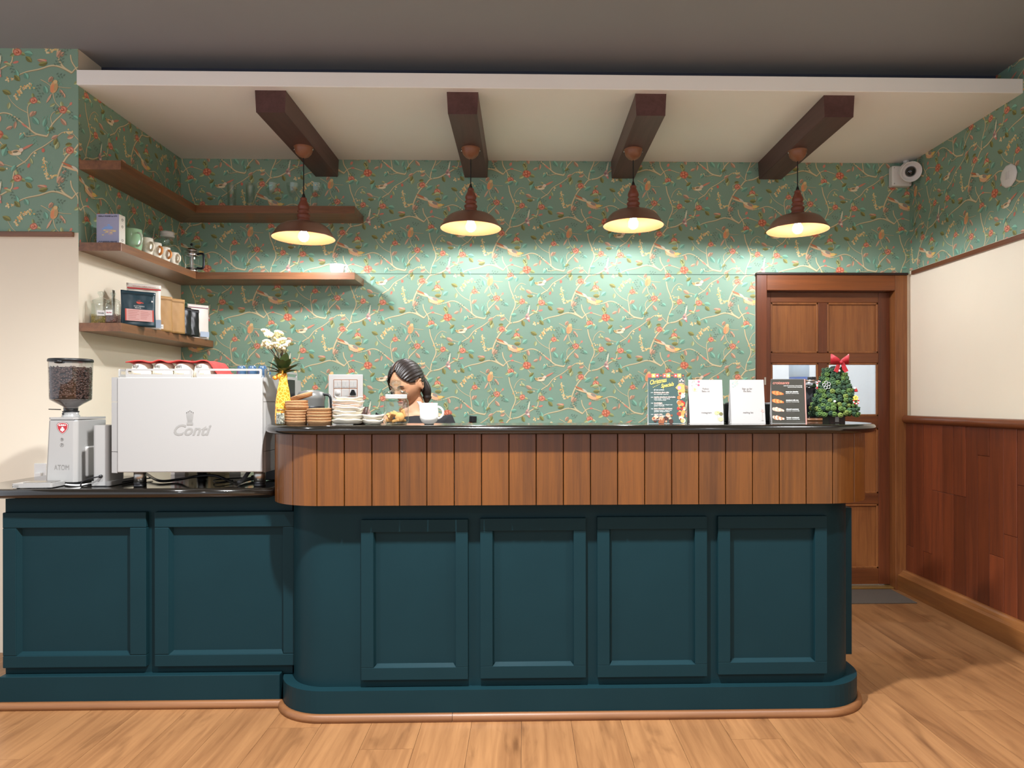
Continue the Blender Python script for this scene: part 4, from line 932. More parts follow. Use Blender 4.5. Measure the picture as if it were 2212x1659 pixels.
MTL = mat('teal_foil', '#1f3a44', .35); MWH = mat('white_foil', '#ece4d8', .4); MKR = mat('kraft_paper', '#b58a54', .6, noise=.08, nscale=60); MBF = mat('black_foil', '#121214', .32)
t = pouch('coffee_pouch', 'dark teal coffee pouch with pink label at the front of the lowest shelf', 299, 3.70, .70, .163, .185, MTL, d=.05)
def onp(t, h, d, z, e=.0012): return -(d*.5*(1-z/h)**.75+.003+e)
z = .062; lb = MB().box(-.066, .066, -.0008, 0, -.031, .031).obj('label', mat('pink_label', '#d9a7a0', .5), t, loc=(.0, onp(t, .185, .05, .033)-.001, z-.006), rot=(-.08, 0, 0))
for s_ in (-1, 1): MB().box(s_*.066-.006*(s_ > 0), s_*.066+.006*(s_ < 0), -.0014, -.0008, -.031, .031).obj('label_edge', mat('coral_print', '#cf5446', .5), lb)
for i in range(6): MB().box(-.052, random.uniform(-.02, .0), -.0014, -.0008, .022-i*.009, .0235-i*.009).obj('label_line', mat('coral_line', '#b5685f', .5), lb)
for i in range(5): MB().box(.005, random.uniform(.03, .05), -.0014, -.0008, .018-i*.009, .0195-i*.009).obj('label_line', MATS['coral_line'], lb)
b = MB(); ang = [pi+pi*q/10 for q in range(11)]
b.face([(.013*cos(g), 0, .013*sin(g)*.9) for g in ang]); b.face([(.013, 0, -.002), (.021, 0, -.004), (.021, 0, -.0075), (.011, 0, -.007)]); b.box(-.005, -.003, -.0004, 0, .002, .009); b.box(.002, .004, -.0004, 0, .002, .009)
b.obj('cup_logo', mat('coral_print', '#cf5446', .5), t, loc=(0, onp(t, .185, .05, .125)-.001, .128))
text('SCATTERING', .0085, (0, onp(t, .185, .05, .105)-.0015, .104), t, mat('white_ink', '#e9e9e4', .5), width=.05); text('BEANS', .008, (-.006, onp(t, .185, .05, .095)-.002, .095), t, MATS['white_ink'], width=.028)
MB().box(.058, .066, -.0006, 0, -.004, .004).obj('care_square', MATS['white_ink'], t, loc=(0, onp(t, .185, .05, .135)+.001, .135))
t = pouch('coffee_pouch', 'tall white coffee pouch with red band behind the dark teal pouch', 311, 3.82, .62, .165, .243, MWH)
MB().box(-.08, .08, -.0008, 0, -.004, .004).obj('red_band', mat('red_band', '#c23a3a', .5), t, loc=(0, onp(t, .243, .05, .216), .216)); text('specialty coffee roasters', .008, (0, onp(t, .243, .05, .232)-.001, .229), t, mat('red_ink', '#b23535', .5), width=.11)
MB().box(.05, .078, -.001, 0, .006, .05).obj('blue_label', mat('pale_blue_label', '#b9c9dd', .5), t, loc=(0, onp(t, .243, .05, .03)-.004, 0), rot=(0, 0, 0))
t = pouch('coffee_pouch', 'brown kraft paper pouch with white sticker, front one of two', 349, 3.955, .95, .12, .2, MKR)
MB().box(-.055, -.005, -.001, 0, .012, .036).obj('sticker', MATS['white_paper'], t, loc=(0, onp(t, .2, .05, .02)-.002, 0)); text('French Roast', .007, (-.03, onp(t, .2, .05, .02)-.0035, .024), t, MI, width=.04)
pouch('coffee_pouch', 'plain brown kraft paper pouch, rear one beside the black pouches', 377, 4.06, .95, .12, .2, MKR)
pouch('coffee_pouch', 'black foil coffee pouch next to the kraft pouches', 396, 4.16, 1.05, .10, .165, MBF)
pouch('coffee_pouch', 'black foil coffee pouch next to the white end pouch', 413, 4.25, 1.0, .10, .165, MBF)
t = pouch('coffee_pouch', 'white coffee pouch with blue label at the far end of the lowest shelf', 428, 4.42, .85, .13, .215, MWH)
MB().box(.0, .055, -.001, 0, .012, .045).obj('blue_label', MATS['pale_blue_label'], t, loc=(0, onp(t, .215, .05, .03)-.003, 0))
MB().box(-.06, .06, -.0008, 0, -.002, .002).obj('red_band', mat('plum_band', '#a05a70', .5), t, loc=(0, onp(t, .215, .05, .196), .196))
tag(MB().box(-.002, .002, -.012, .012, 0, .20).obj('metal_strip', M_STEEL, bevel=.001, loc=(-2.19, 3.755, Z1)), 'thin upright metal strip behind the glass jars on the lowest shelf', 'strip')

# ================================================================== things on the bar ledge
def seat(px, Y, z=ZT): p = at(px, 915, Y); return (p.x, Y, z)
# giraffe vase with flowers
def spots_mat():
    m = bpy.data.materials.new('giraffe_glaze'); m.use_nodes = True; nt = m.node_tree; b = nt.nodes['Principled BSDF']; b.inputs['Roughness'].default_value = .25
    tc = nt.nodes.new('ShaderNodeTexCoord'); v = nt.nodes.new('ShaderNodeTexVoronoi'); v.feature = 'DISTANCE_TO_EDGE'; v.inputs['Scale'].default_value = 72
    cr = nt.nodes.new('ShaderNodeValToRGB'); cr.color_ramp.elements[0].position = .07; cr.color_ramp.elements[1].position = .12
    cr.color_ramp.elements[0].color = lin('#f2c94e'); cr.color_ramp.elements[1].color = lin('#d07a1c')
    nt.links.new(tc.outputs['Object'], v.inputs['Vector']); nt.links.new(v.outputs['Distance'], cr.inputs[0]); nt.links.new(cr.outputs[0], b.inputs['Base Color']); return m
MGIR = spots_mat()
t = thing('giraffe_vase', 'yellow giraffe-shaped ceramic vase with orange spots on the bar end', 'vase', seat(612, 2.845))
MB().lathe([(0, 0), (.029, 0), (.032, .006), (.0325, .04), (.030, .09), (.024, .135), (.0175, .168), (.0155, .185), (.0165, .2), (.0145, .208), (.011, .206), (.010, .18), (0, .17)], 28).obj('body', MGIR, t)
b = MB(); b.ball((-.012, -.006, .196), (.017, .014, .014), 14, 10); b.ball((-.029, -.008, .189), (.011, .0095, .0095), 12, 8); b.obj('head', MGIR, t)
for s_ in (-1, 1):
    MB().ball((.004, -.006+s_*.014, .212), (.004, .006, .009), 8, 6).obj('ear', MGIR, t)
    MB().tube([(-.008, -.006+s_*.006, .207), (-.007, -.006+s_*.007, .219)], [.0022, .003], 6).obj('horn', MATS.get('orange_print'), t)
MB().ball((-.018, -.019, .200), .0022, 6, 5).obj('eye', M_BLKPL, t); MB().ball((-.0385, -.008, .190), (.0025, .006, .005), 8, 5).obj('nose', mat('rust_print', '#b4632f', .5), t)
fl_ = thing('flower_bunch', 'cream artificial flowers with dark green leaves in the giraffe vase', 'flowers', (t.location.x, 2.845, ZT+.20))
MLEAF = mat('dark_green_leaf', '#3c4a22', .5, noise=.3, nscale=30); MPET = mat('cream_petal', '#ece3bb', .6, noise=.1, nscale=150)
def leafmesh(l, w):
    b = MB(); n = 8; v = []
    for i in range(n+1):
        f = i/n; hwid = w*sin(pi*min(1, f*.98+.01))**.7; z = -.18*l*f*f
        v += [(f*l, -hwid, z+hwid*.35), (f*l, 0, z), (f*l, hwid, z+hwid*.35)]
    F = []
    for i in range(n): F += [(3*i, 3*i+3, 3*i+4, 3*i+1), (3*i+1, 3*i+4, 3*i+5, 3*i+2)]
    b.idx(v, F, None, True); me = b.mesh('leaf', MLEAF); return me
lm = leafmesh(.076, .0185)
for i, (az, el, sc_) in enumerate(((-160, 50, 1), (-20, 35, 1.05), (-150, 20, .8), (-35, 62, 1), (-120, 66, 1.05), (-75, 60, .95), (20, 45, 1), (160, 60, 1), (-170, 34, .95), (-8, 22, .9), (-100, 40, .6), (60, 60, .9), (110, 50, .9), (-60, 35, .7), (-140, 72, 1.15), (-50, 78, 1.2))):
    o = bpy.data.objects.new('leaf', lm); COL.objects.link(o); o.parent = fl_; o.location = (0, 0, .004); o.rotation_euler = (0, -radians(el), radians(az)); o.scale = (sc_,)*3
def blossom():
    b = MB(); random.seed(3)
    for i in range(34):
        a = i*2.4; r_ = .011*sqrt((i+.5)/34); z = .006*(1-(r_/.011)**2)
        st = len(b.v); b.ball((0, 0, 0), (.0042, .0028, .0022), 5, 4); b.xf(Matrix.Translation((r_*cos(a), r_*sin(a), z)) @ Matrix.Rotation(a, 4, 'Z') @ Matrix.Rotation(-.8*r_/.011, 4, 'Y'), st)
    b.lathe([(0, -.008), (.004, -.007), (.008, 0), (0, .002)], 8)
    return b.mesh('blossom', MPET)
bm_ = blossom(); p0 = at(612, 797, 2.845)
for i, (px, py, dy) in enumerate(((574, 717, .0), (583, 724, -.012), (602, 720, .0), (579, 741, -.012), (598, 733, .012), (611, 736, -.012), (588, 749, -.016), (600, 746, -.02), (614, 751, -.014), (572, 744, .01), (592, 728, .02), (618, 742, .012), (606, 757, .015))):
    p = at(px, py, 2.845); x, z = p.x-fl_.location.x, p.z-fl_.location.z
    o = bpy.data.objects.new('blossom', bm_); COL.objects.link(o); o.parent = fl_; o.location = (x, dy, z); o.rotation_euler = (.5+random.uniform(-.3, .3), random.uniform(-.3, .3), random.uniform(0, 6)); o.scale = (1.5,)*3
    MB().tube(smooth_line([(0, 0, 0), (x*.35, dy*.5, z*.5), (x, dy, z-.007)], 4), .0012, 5).obj('stem', mat('brown_stem', '#4a3420', .7), fl_)
random.seed(11)
# small jar of pepper
t = thing('pepper_jar', 'small glass jar of black and white pepper before the giraffe vase', 'jar', seat(606, 2.775))
MB().lathe([(0, .001), (.0155, .001), (.0165, .004), (.0165, .046), (.013, .053), (.013, .056)], 20).obj('jar_glass', M_GLASS, t); MB().lathe([(0, .064), (.0145, .064), (.0152, .061), (.0152, .056), (0, .056)], 20).obj('lid', mat('gold_lid', '#b59a5e', .3, metal=.8), t)
MB().lathe([(0, .002), (.0145, .002), (.0145, .046), (0, .047)], 16).obj('fill_core', mat('pepper_grey', '#8c8878', .8), t)
b = MB(); b2 = MB()
for i in range(330):
    a = random.uniform(-pi, 0); z = random.uniform(.004, .046); (b if i % 2 else b2).ball((.0148*cos(a), .0148*sin(a), z), .0013, 5, 3)
b.obj('pale_pepper', mat('pale_seed', '#d8d4c4', .6), t, kind='stuff'); b2.obj('dark_pepper', mat('dark_seed', '#3a352c', .6), t, kind='stuff')
# cork dishes
MCORK = mat('cork', '#b58a61', .85, noise=.22, nscale=160, bump=.3)
def dish_mesh(r, h):
    return MB().lathe([(0, 0), (r*.90, 0), (r*.985, h*.85), (r, h*.97), (r*.985, h), (r*.955, h*.98), (r*.88, .004), (0, .004)], 32).mesh('dish', MCORK)
dm1, dm2 = dish_mesh(.0455, .0155), dish_mesh(.050, .0165)
def dish(me, loc, rot, label, group):
    o = bpy.data.objects.new('cork_dish', me); COL.objects.link(o); o.location = loc; o.rotation_euler = rot; tag(o, label, 'dish', group)
OR = ['lowest', 'second', 'third', 'fourth', 'fifth', 'sixth', 'seventh', 'eighth']
x0_, y0_, _ = seat(640, 2.815); z = ZT
for i in range(8):
    j = .0025 if i >= 5 else 0
    dish(dm1, (x0_+random.uniform(-.0012, .0012)+(.001 if i < 5 else .002), y0_+random.uniform(-.001, .001), z+j), (random.uniform(-.01, .01)+(.03 if i >= 5 else 0), .05 if i >= 5 else 0, random.random()*6), 'round cork dish, %s from the bottom of the taller cork stack' % OR[i], 'cork dishes in the taller stack'); z += .0106 if i not in (4,) else .0135
dish(dm1, (x0_+.022, y0_+.008, z+.0175), (0.03, -.30, 0), 'round cork dish lying tilted on top of the taller cork stack', 'cork dishes in the taller stack')
x0_, y0_, _ = seat(690.5, 2.80); z = ZT
for i in range(5):
    dish(dm2, (x0_+random.uniform(-.001, .001), y0_+random.uniform(-.001, .001), z), (.05 if i == 4 else 0, .03 if i == 4 else 0, random.random()*6), 'round cork dish, %s from the bottom of the shorter cork stack' % OR[i], 'cork dishes in the shorter stack'); z += .0125 if i % 2 else .0112
# stoneware plates
MPL = mat('cream_stoneware', '#d8d0bf', .25, coat=.3, noise=.05, nscale=20); MPK = mat('pink_stoneware', '#dcc0b2', .25, coat=.3, noise=.06, nscale=20)
def plate(r, h, seed, m):
    random.seed(seed); ph = [random.uniform(0, 6) for _ in range(4)]
    def wob(a, k): return (.02*sin(3*a+ph[0])+.015*sin(5*a+ph[1]))*(1 if k > 1 else .4)
    b = MB().lathe([(0, 0), (r*.72, 0), (r*.93, h*.35), (r*.985, h*.8), (r, h*.95), (r*.97, h), (r*.93, h*.9), (r*.85, h*.45), (0, h*.3)], 40, wob=wob)
    b.v = [(x, y, zz+(.0022*sin(2*atan2(y, x)+ph[2])+.0014*sin(5*atan2(y, x)+ph[3]))*min(1, sqrt(x*x+y*y)/r)**3) for x, y, zz in b.v]
    return b, m
x0_, y0_, _ = seat(751.5, 2.80); z = ZT
for i, (r_, h_, m_, dx) in enumerate(((.062, .020, MPL, 0), (.062, .021, MPL, .001), (.060, .018, MPL, -.002), (.062, .017, MPL, .003), (.060, .014, MPK, -.001), (.063, .016, MPL, .002), (.056, .017, MPL, .006))):
    b, mm_ = plate(r_, h_, 20+i, m_); z_ = z+.0025
    o = b.obj('stoneware_plate', mm_, loc=(x0_+dx, y0_, z_)); tag(o, '%s stoneware plate, %s from the bottom of the tall plate stack' % ('pinkish' if mm_ is MPK else 'cream', OR[i]), 'plate', 'plates in the tall stack'); z += h_*.86
x0_, y0_, _ = seat(806, 2.80); z = ZT
for i in range(2):
    b, mm_ = plate(.0425, .019, 40+i, MPL); o = b.obj('stoneware_plate', mm_, loc=(x0_, y0_, z+.0015)); tag(o, 'small cream stoneware plate, %s of two beside the cookie jar' % ['lower', 'upper'][i], 'plate', 'small plates beside the cookie jar'); z += .0185
t = thing('dark_bowl', 'dark brown ribbed bowl behind the plate stacks', 'bowl', (at(776, 900, 2.92).x, 2.92, ZT))
MB().lathe([(0, 0), (.02, 0), (.026, .004), (.0385, .07), (.037, .07), (.024, .008), (0, .006)], 28).obj('bowl_body', mat('dark_brown_glaze', '#3a2620', .3), t)
random.seed(5)
# cookie jar
t = thing('cookie_jar', 'round clear glass jar of cookies with knobbed glass lid on the bar', 'jar', seat(856, 2.79))
r_ = .049
MB().lathe([(0, .002), (.036, .002), (.04, 0), (.043, .004), (r_, .012), (r_, .088), (.0475, .096), (.043, .102), (.0425, .106)], 36).obj('jar_glass', M_GLASS, t)
MB().lathe([(0, .004), (.038, .004), (.044, .010), (.0465, .012)], 36).obj('thick_base', M_GLASS, t)
MB().lathe([(.040, .103), (.0425, .106), (.0425, .112), (.0415, .1125), (.0425, .113), (.0425, .119), (.040, .120)], 36).obj('ground_ring', mat('frosted_glass_ring', '#dcd8d2', .5), t)
MB().lathe([(.0455, .119), (.0475, .121), (.046, .124), (.034, .131), (.021, .138), (.0145, .145), (.014, .152), (.0195, .160), (.0215, .168), (.019, .175), (.011, .179), (0, .1795)], 32).obj('glass_lid', M_GLASS, t)
MB().lathe([(0, .134), (.016, .137), (.011, .146), (.0105, .153), (.0155, .161), (.0165, .168), (.012, .174), (0, .176)], 20).obj('lid_core', M_GLASS, t)
MCOOK = mat('cookie', '#c08a4e', .75, noise=.2, nscale=120, bump=.3)
for i, (x, y, z, rx, ry, rz, kind) in enumerate(((-.022, -.022, .017, .2, .1, .4, 0), (.004, -.03, .016, .1, -.2, -.3, 0), (.025, -.015, .018, .0, .3, .8, 1), (-.014, -.026, .034, .3, -.5, .6, 0), (.02, -.03, .03, 1.35, .1, .1, 1), (-.028, -.005, .032, .3, .7, 1.2, 0), (.003, -.012, .044, -.2, .5, -.4, 0), (.034, -.008, .045, .2, 1.3, .3, 0), (-.004, -.034, .042, .9, .2, .8, 0), (.024, .004, .05, .4, 1.1, -.2, 0), (-.02, .015, .04, .2, .2, 1, 1), (.01, .02, .03, 0, 0, 0, 1))):
    if kind: o = MB().lathe([(0, -.004), (.017, -.004), (.0195, 0), (.017, .005), (0, .006)], 14).obj('cookie', MCOOK)
    else: o = MB().box(-.016, .016, -.0075, .0075, -.006, .006).obj('cookie', MCOOK, bevel=.003)
    o.location = (t.location.x+x*.95, t.location.y+y*.95, ZT+z); o.rotation_euler = (rx, ry, rz); tag(o, 'golden %s in the glass jar on the bar' % ('round cookie' if kind else 'finger biscuit'), 'cookie', 'round cookies in the jar' if kind else 'finger biscuits in the jar')
# white jug
t = thing('milk_jug', 'white porcelain milk jug in front of the person behind the bar', 'jug', seat(927, 2.80))
def wobj(a, k): return 0
b = MB().lathe([(0, .002), (.016, .002), (.018, 0), (.020, .003), (.031, .012), (.0375, .026), (.0375, .05), (.0345, .075), (.0345, .084), (.0335, .086), (.0325, .084), (.0325, .07), (.034, .03), (0, .008)], 40)
b.v = [(x-(.016*max(0, (zz-.062)/.024)**1.3 if x < -.02 and abs(y) < .016 else 0)*max(0, 1-abs(y)/.016), y, zz+(.006*max(0, (zz-.07)/.016) if x < -.02 and abs(y) < .012 else 0)) for x, y, zz in b.v]
b.obj('jug_body', M_CER, t)
MB().tube([(.031+.024*sin(pi*q/12)*1.05, 0, .047+.024*cos(pi*q/12)) for q in range(13)], .0042, 10).obj('handle', M_CER, t)

# tent cards and menus
MPW = mat('white_card', '#aeaba8', .55); MINK = mat('grey_ink', '#77706c', .6)
def tent(name, label, px, w, h, Y, rz=0, m=MPW, lean=.10, back=True):
    t = thing(name, label, 'card', seat(px, Y), rz)
    o = MB().box(-w/2, w/2, 0, .0012, 0, h).obj('front_sheet', m, t, rot=(-lean, 0, 0))
    if back: MB().box(-w/2, w/2, -.0012, 0, 0, h).obj('back_sheet', MPW, t, rot=(lean, 0, 0), loc=(0, 2*h*sin(lean)+.001, 0)); MB().box(-w/2, w/2, 0, 2*h*sin(lean), .0002, .0012).obj('foot_sheet', MPW, t)
    return t, o
def flatpoly(pts, parent, m, y=-.0006, name='print', col=None):
    b = MB(); b.face([(x, y, z) for x, z in pts], col); return b.obj(name, m, parent)
def disc(x, z, r, n=10, sx=1, ang=0): return [(x+r*sx*cos(g)*cos(ang)-r*sin(g)*sin(ang), z+r*sx*cos(g)*sin(ang)+r*sin(g)*cos(ang)) for g in [2*pi*q/n for q in range(n)]]
# menu 1
t, f = tent('menu_card', 'dark green printed Christmas Specials menu standing on the bar', 1441, .152, .205, 2.83, m=mat('dark_green_print', '#3d524f', .45), lean=.06)
w, h = .152, .205; b = MB()
cols = ['#d6504c', '#eec95a', '#c8474f', '#44524c', '#d9564f', '#efcb5b', '#44524c', '#d24a49', '#eec95a', '#44524c']
for i, c_ in enumerate(cols):
    u = -w/2+i*w/10; b.face([(u, -.0005, h-.015), (u+w/10, -.0005, h-.015), (u+w/10, -.0005, h), (u, -.0005, h)], c_)
    b.face([(x, -.0008, z) for x, z in disc(u+w/20, h-.0075, .0032, 8)], '#f3ead8' if i % 3 else '#c85a35')
random.seed(9)
for i in range(70):   # printed pastries on the right and cinnamon along the bottom
    if i < 46: x = w/2-random.random()**1.4*.030; z = .006+random.random()*.135; pal = ['#d98c4e', '#c96a3e', '#b0352f', '#e9d2b4', '#8b3b30', '#f0e0cc', '#c9a06a']
    else: x = -.055+random.random()*.075; z = .004+random.random()*.018*(1+(x+.055)*12); pal = ['#d7a488', '#8a5136', '#c38a6c', '#4a2f28']
    r_ = random.uniform(.004, .010); x = min(x, w/2-r_); P = disc(x, z+r_*.3, r_, 8, 1.0, random.random()*3); b.face([(px_, -.0006-i*.00001, max(.001, pz_)) for px_, pz_ in P], random.choice(pal))
P = [(.036, .147), (.052, .166), (.074, .16), (.075, .13), (.058, .128)]; b.face([(x, -.0016, z) for x, z in P], '#dc9a58'); b.face([(x, -.0018, z) for x, z in disc(.052, .147, .008, 8)], '#b98aa8')
b.obj('printed_pictures', M_PRINT, f, kind='stuff')
MGOLD = mat('gold_ink', '#e6c765', .5); MWI = mat('white_ink', '#e9e9e4', .5); MPI = mat('pale_pink_ink', '#eec4b8', .5)
text('Christmas', .026, (-.036, -.0012, .1735), f, MGOLD, rot=(pi/2, -.18, 0), shear=.4, width=.07, bold=.0003); text('Specials', .022, (.002, -.0012, .158), f, MGOLD, rot=(pi/2, -.18, 0), shear=.4, width=.055, bold=.0003)
b = MB()
for i in range(5): b.face([(x, -.0012, z) for x, z in disc(-.055+i*.006, .149+i*.003, .0016, 6)])
b.obj('beads', MGOLD, f)
b = MB(); 
for q in ((.05, .075, .188, .1885), (.05, .075, .16, .1605), (.05, .0505, .16, .1885), (.0745, .075, .16, .1885)): b.box(q[0], q[1], -.0008, -.0005, q[2], q[3])
for q in ((.062, .181), (.056, .175), (.068, .175)): b.face([(x, -.0008, z) for x, z in disc(q[0], q[1], .0032, 8, 1.3)])
b.obj('corner_emblem', MPI, f); text('beku', .008, (.0625, -.001, .166), f, MPI, width=.016)
for i, (tx, sz, z, wd, m_) in enumerate((('all new arrivals', .008, .1385, .042, MWI), ('christmas plum cake', .009, .128, .062, MPI), ('warm mulled fruits + spiced rum', .006, .1205, .06, MWI), ('matcha strawberry shortcake', .009, .109, .088, MPI), ('vanilla chantilly + matcha sponge', .006, .102, .066, MWI), ('+ fresh strawberry compote', .006, .0965, .05, MWI), ('nostalgia', .009, .0845, .034, MPI), ('dark chocolate sponge + whipped cream', .006, .0775, .075, MWI), ('ganache + cherry jam', .006, .0725, .042, MWI), ('berry chocolate croissant', .009, .0615, .075, MPI), ('strawberry compote + whipped cream', .006, .0545, .072, MWI), ('ganache, tempered cocoa', .006, .0495, .064, MWI), ('opera cake', .009, .0385, .034, MPI), ('almond sponge + coffee + chocolate', .006, .0315, .068, MWI), ('tax extra', .005, .016, .022, MWI))):
    text(tx, sz, (-.053, -.0012, z), f, m_, align='LEFT', width=wd, bold=.0002 if sz > .008 else 0)
    if m_ is MPI: text('250', .005, (-.066, -.0012, z-.001), f, MWI, align='LEFT', width=.009)
# two white tent cards (codes left blank)
for px, lab, a_, c_, side in ((1527, 'white tent card reading Follow Beku on, next to the green menu', ['Follow', 'Beku on'], 'instagram', 0), (1617, 'white tent card reading Sign up for the Beku mailing list', ['Sign up for', 'the Beku'], 'mailing list', 1)):
    t, f = tent('tent_card', lab, px, .141, .182, 2.83, rz=.02 if side == 0 else 0, lean=.13)
    f.name = 'front_sheet'
    text(a_[0], .011, (0, -.0006, .144), f, MINK, width=.026 if side == 0 else .042); text(a_[1], .011, (0, -.0006, .134), f, MINK, width=.032); text(c_, .010, (0, -.0006, .045), f, MINK, width=.042)
    b = MB(); random.seed(30+side)
    for i in range(14):
        if side == 0: x, z = -.06+random.random()*.022, .150+random.random()*.03; c = '#9a9c92'
        else: x, z = -.062+random.random()*.022, .152+random.random()*.026; c = random.choice(['#a9b8a4', '#c3cdb8', '#98a8a4'])
        b.face([(u, -.0006-i*.00001, v) for u, v in disc(x, z, random.uniform(.001, .0022) if side == 0 else random.uniform(.002, .004), 7, 1.6, random.random()*3)], c)
    if side == 0:
        for x, z, r_, c in ((-.028, .174, .004, '#c8647a'), (-.029, .160, .004, '#c35a70'), (-.048, .142, .008, '#f0dc9a'), (-.041, .139, .006, '#f3e2ae'), (-.046, .143, .002, '#c99a3a'), (.042, .044, .008, '#c6cc84'), (.052, .046, .006, '#dcd88e'), (.060, .040, .007, '#6f6a48'), (.058, .018, .009, '#cdb98a')): b.face([(u, -.0009, v) for u, v in disc(x, z, r_, 9, 1.2)], c)
        for x, z in ((.046, .036), (.06, .032), (.058, .01)): b.box(x-.0003, x+.0003, -.0008, -.0006, max(.002, z-.022), z, '#b7b08e')
    else:
        for x, z, r_, c in ((.056, .056, .006, '#e3b8b0'), (.062, .052, .006, '#dba59e'), (.059, .06, .005, '#ecccc6')): b.face([(u, -.0009, v) for u, v in disc(x, z, r_, 9)], c)
        b.box(.0585, .0593, -.0008, -.0006, .012, .052, '#b9a49a'); b.box(.054, .064, -.0008, -.0006, .011, .012, '#7d7a70')
    b.obj('botanical_print', M_PRINT, f)
# croissant menu
t, f = tent('menu_card', 'dark croissants menu card beside the little Christmas tree', 1706, .140, .184, 2.82, rz=-.10, m=mat('dark_menu_print', '#38362f', .45), lean=.12)
MB().box(.064, .068, -.0008, 0, 0, .184).obj('pink_stripe', mat('pink_stripe', '#d58f84', .5), f)
text('croissants', .018, (-.064, -.0007, .168), f, mat('coral_ink', '#e2917f', .5), align='LEFT', shear=.2, width=.066)
b = MB(); random.seed(41)
for z, c in ((.128, '#d1854e'), (.094, '#d58e55'), (.060, '#dca08a'), (.025, '#cf7f62')):
    for i in range(7):
        x = -.066+i*.0062; r_ = .0135*(1-abs(i-2)*.13); b.face([(u, -.0007-i*.00003, v) for u, v in disc(x+.004, z-i*.001+random.uniform(-.001, .001), r_*.75, 9, .8, .5)], c if i % 2 else '#b9683c' if z > .08 else '#e6b7a4')
b.obj('croissant_pictures', M_PRINT, f)
for z, a_ in ((.131, 'mason jar pistachio'), (.096, 'strawberry milk oreo'), (.059, 'almond rosemary'), (.024, 'butter croissant')):
    text(a_, .008, (-.012, -.0007, z), f, MWI, align='LEFT', width=.050, bold=.0002); text('baked fresh + served warm daily', .0055, (-.012, -.0007, z-.007), f, MWI, align='LEFT', width=.052); MB().box(-.012, .02, -.0008, -.0004, z-.0155, z-.015).obj('rule_line', MINK, f)
for i, wd in enumerate((.075, .058)): text('made with french butter, laminated daily', .006, (.055, -.0007, .156-i*.006), f, MWI, align='RIGHT', width=wd)
text('. . . . . . . . .', .0045, (.055, -.0007, .008), f, MWI, align='RIGHT', width=.03)
# black receipt printer behind the cards
t = thing('receipt_printer', 'low black box-shaped printer behind the white tent cards', 'printer', (at(1616, 905, 2.93).x, 2.912, ZT))
MB().box(-.105, .105, 0, .05, .002, .082).obj('body', M_BLKPL, t, bevel=.005); MB().box(-.095, .095, .008, .03, .082, .086).obj('lid', mat('dark_grey_plastic', '#2a2a2c', .4), t, bevel=.002); MB().box(-.1, .1, .004, .046, 0, .003).obj('foot', M_BLKPL, t)
# coffee urn
t = thing('coffee_urn', 'glossy black urn with chrome lid behind the little Christmas tree', 'urn', (at(1754, 905, 3.22).x, 3.22, ZT))
MB().lathe([(0, 0), (.064, 0), (.066, .006), (.066, .010), (.06, .012), (0, .012)], 32).obj('wooden_base', M_SHELF, t)
MB().lathe([(.0, .012), (.058, .012), (.060, .02), (.060, .15), (.058, .155)], 36).obj('body', mat('gloss_black', '#0b0b0d', .08, coat=.6), t)
MB().lathe([(.0605, .150), (.064, .155), (.066, .172), (.064, .182), (.056, .188), (.03, .192), (0, .193)], 36).obj('lid', M_CHROME, t)
MB().lathe([(0, .205), (.018, .205), (.0195, .202), (.0195, .196), (.016, .192), (0, .192)], 20).obj('lid_knob', M_BLKPL, t)

# pipe-cleaner Christmas tree
tx = seat(1802, 2.90); t = thing('christmas_tree_ornament', 'small green pipe-cleaner Christmas tree with red bow on the bar', 'ornament', tx)
MB().prism([(-.034, -.03), (.034, -.03), (.038, .03), (-.038, .03)], 0, .030).obj('pot', mat('dark_pot', '#2a1512', .5), t, bevel=.003)
MB().box(-.010, .006, -.0312, -.0305, .004, .026).obj('pot_tag', MPW, t)
MB().lathe([(0, .028), (.070, .034), (.082, .045), (.05, .15), (.030, .22), (.012, .238), (0, .24)], 20).obj('inner_cone', mat('dark_green_core', '#10180f', .9), t)
def coil():
    b = MB(); pts = []
    for i in range(26):
        a = i/25*2*pi*2.1; r_ = .0022+.0072*i/25; pts.append((r_*cos(a), r_*sin(a), .009-.012*i/25))
    b.tube(pts, .0036, 6); return b
GC = [mat('pipe_green_%d' % i, c, .9, noise=.35, nscale=400) for i, c in enumerate(('#2f4a31', '#3d5a38', '#557035', '#6f7f3c', '#28402f'))]
cm = []
for g in GC: cm.append(coil().mesh('coil', g))
random.seed(8)
for row in range(11):
    f_ = row/10; z = .040+.182*f_; R_ = .100*(1-f_)+.042*f_
    n = max(8, int(2*pi*R_/.0215))
    for k in range(n):
        a = 2*pi*(k+.5*(row % 2))/n+random.uniform(-.06, .06)
        r2 = R_*random.uniform(.93, 1.05); zz = z+random.uniform(-.005, .005)
        gi = random.choices(range(5), weights=[4, 4, 2+3*(1-f_), 2*(1-f_)+.3, 3])[0]
        o = bpy.data.objects.new('coil', cm[gi]); COL.objects.link(o); o.parent = t
        d = Vector((cos(a), sin(a), .25+.35*f_)).normalized()
        o.location = (r2*cos(a)*.92, r2*sin(a)*.92, zz); o.rotation_euler = d.to_track_quat('Z', 'Y').to_euler(); s_ = random.uniform(.95, 1.15); o.scale = (s_,)*3
MBOW = mat('red_glitter_bow', '#a01a25', .35, noise=.3, nscale=700, bump=.4)
bow = MB()
for s_ in (-1, 1):
    v = []; n = 10
    for i in range(n+1):
        g = pi*i/n; u = sin(g)*.030; hgt = .013*sin(g)**.6+.004
        zc2 = .012*sin(g)
        v += [(s_*u*(1 if i <= n/2 else 1), -.006*cos(g), zc2-hgt), (s_*u, -.006*cos(g)-.004, zc2+hgt)]
    bow.idx(v, [(2*i, 2*i+2, 2*i+3, 2*i+1) for i in range(n)], None, True)
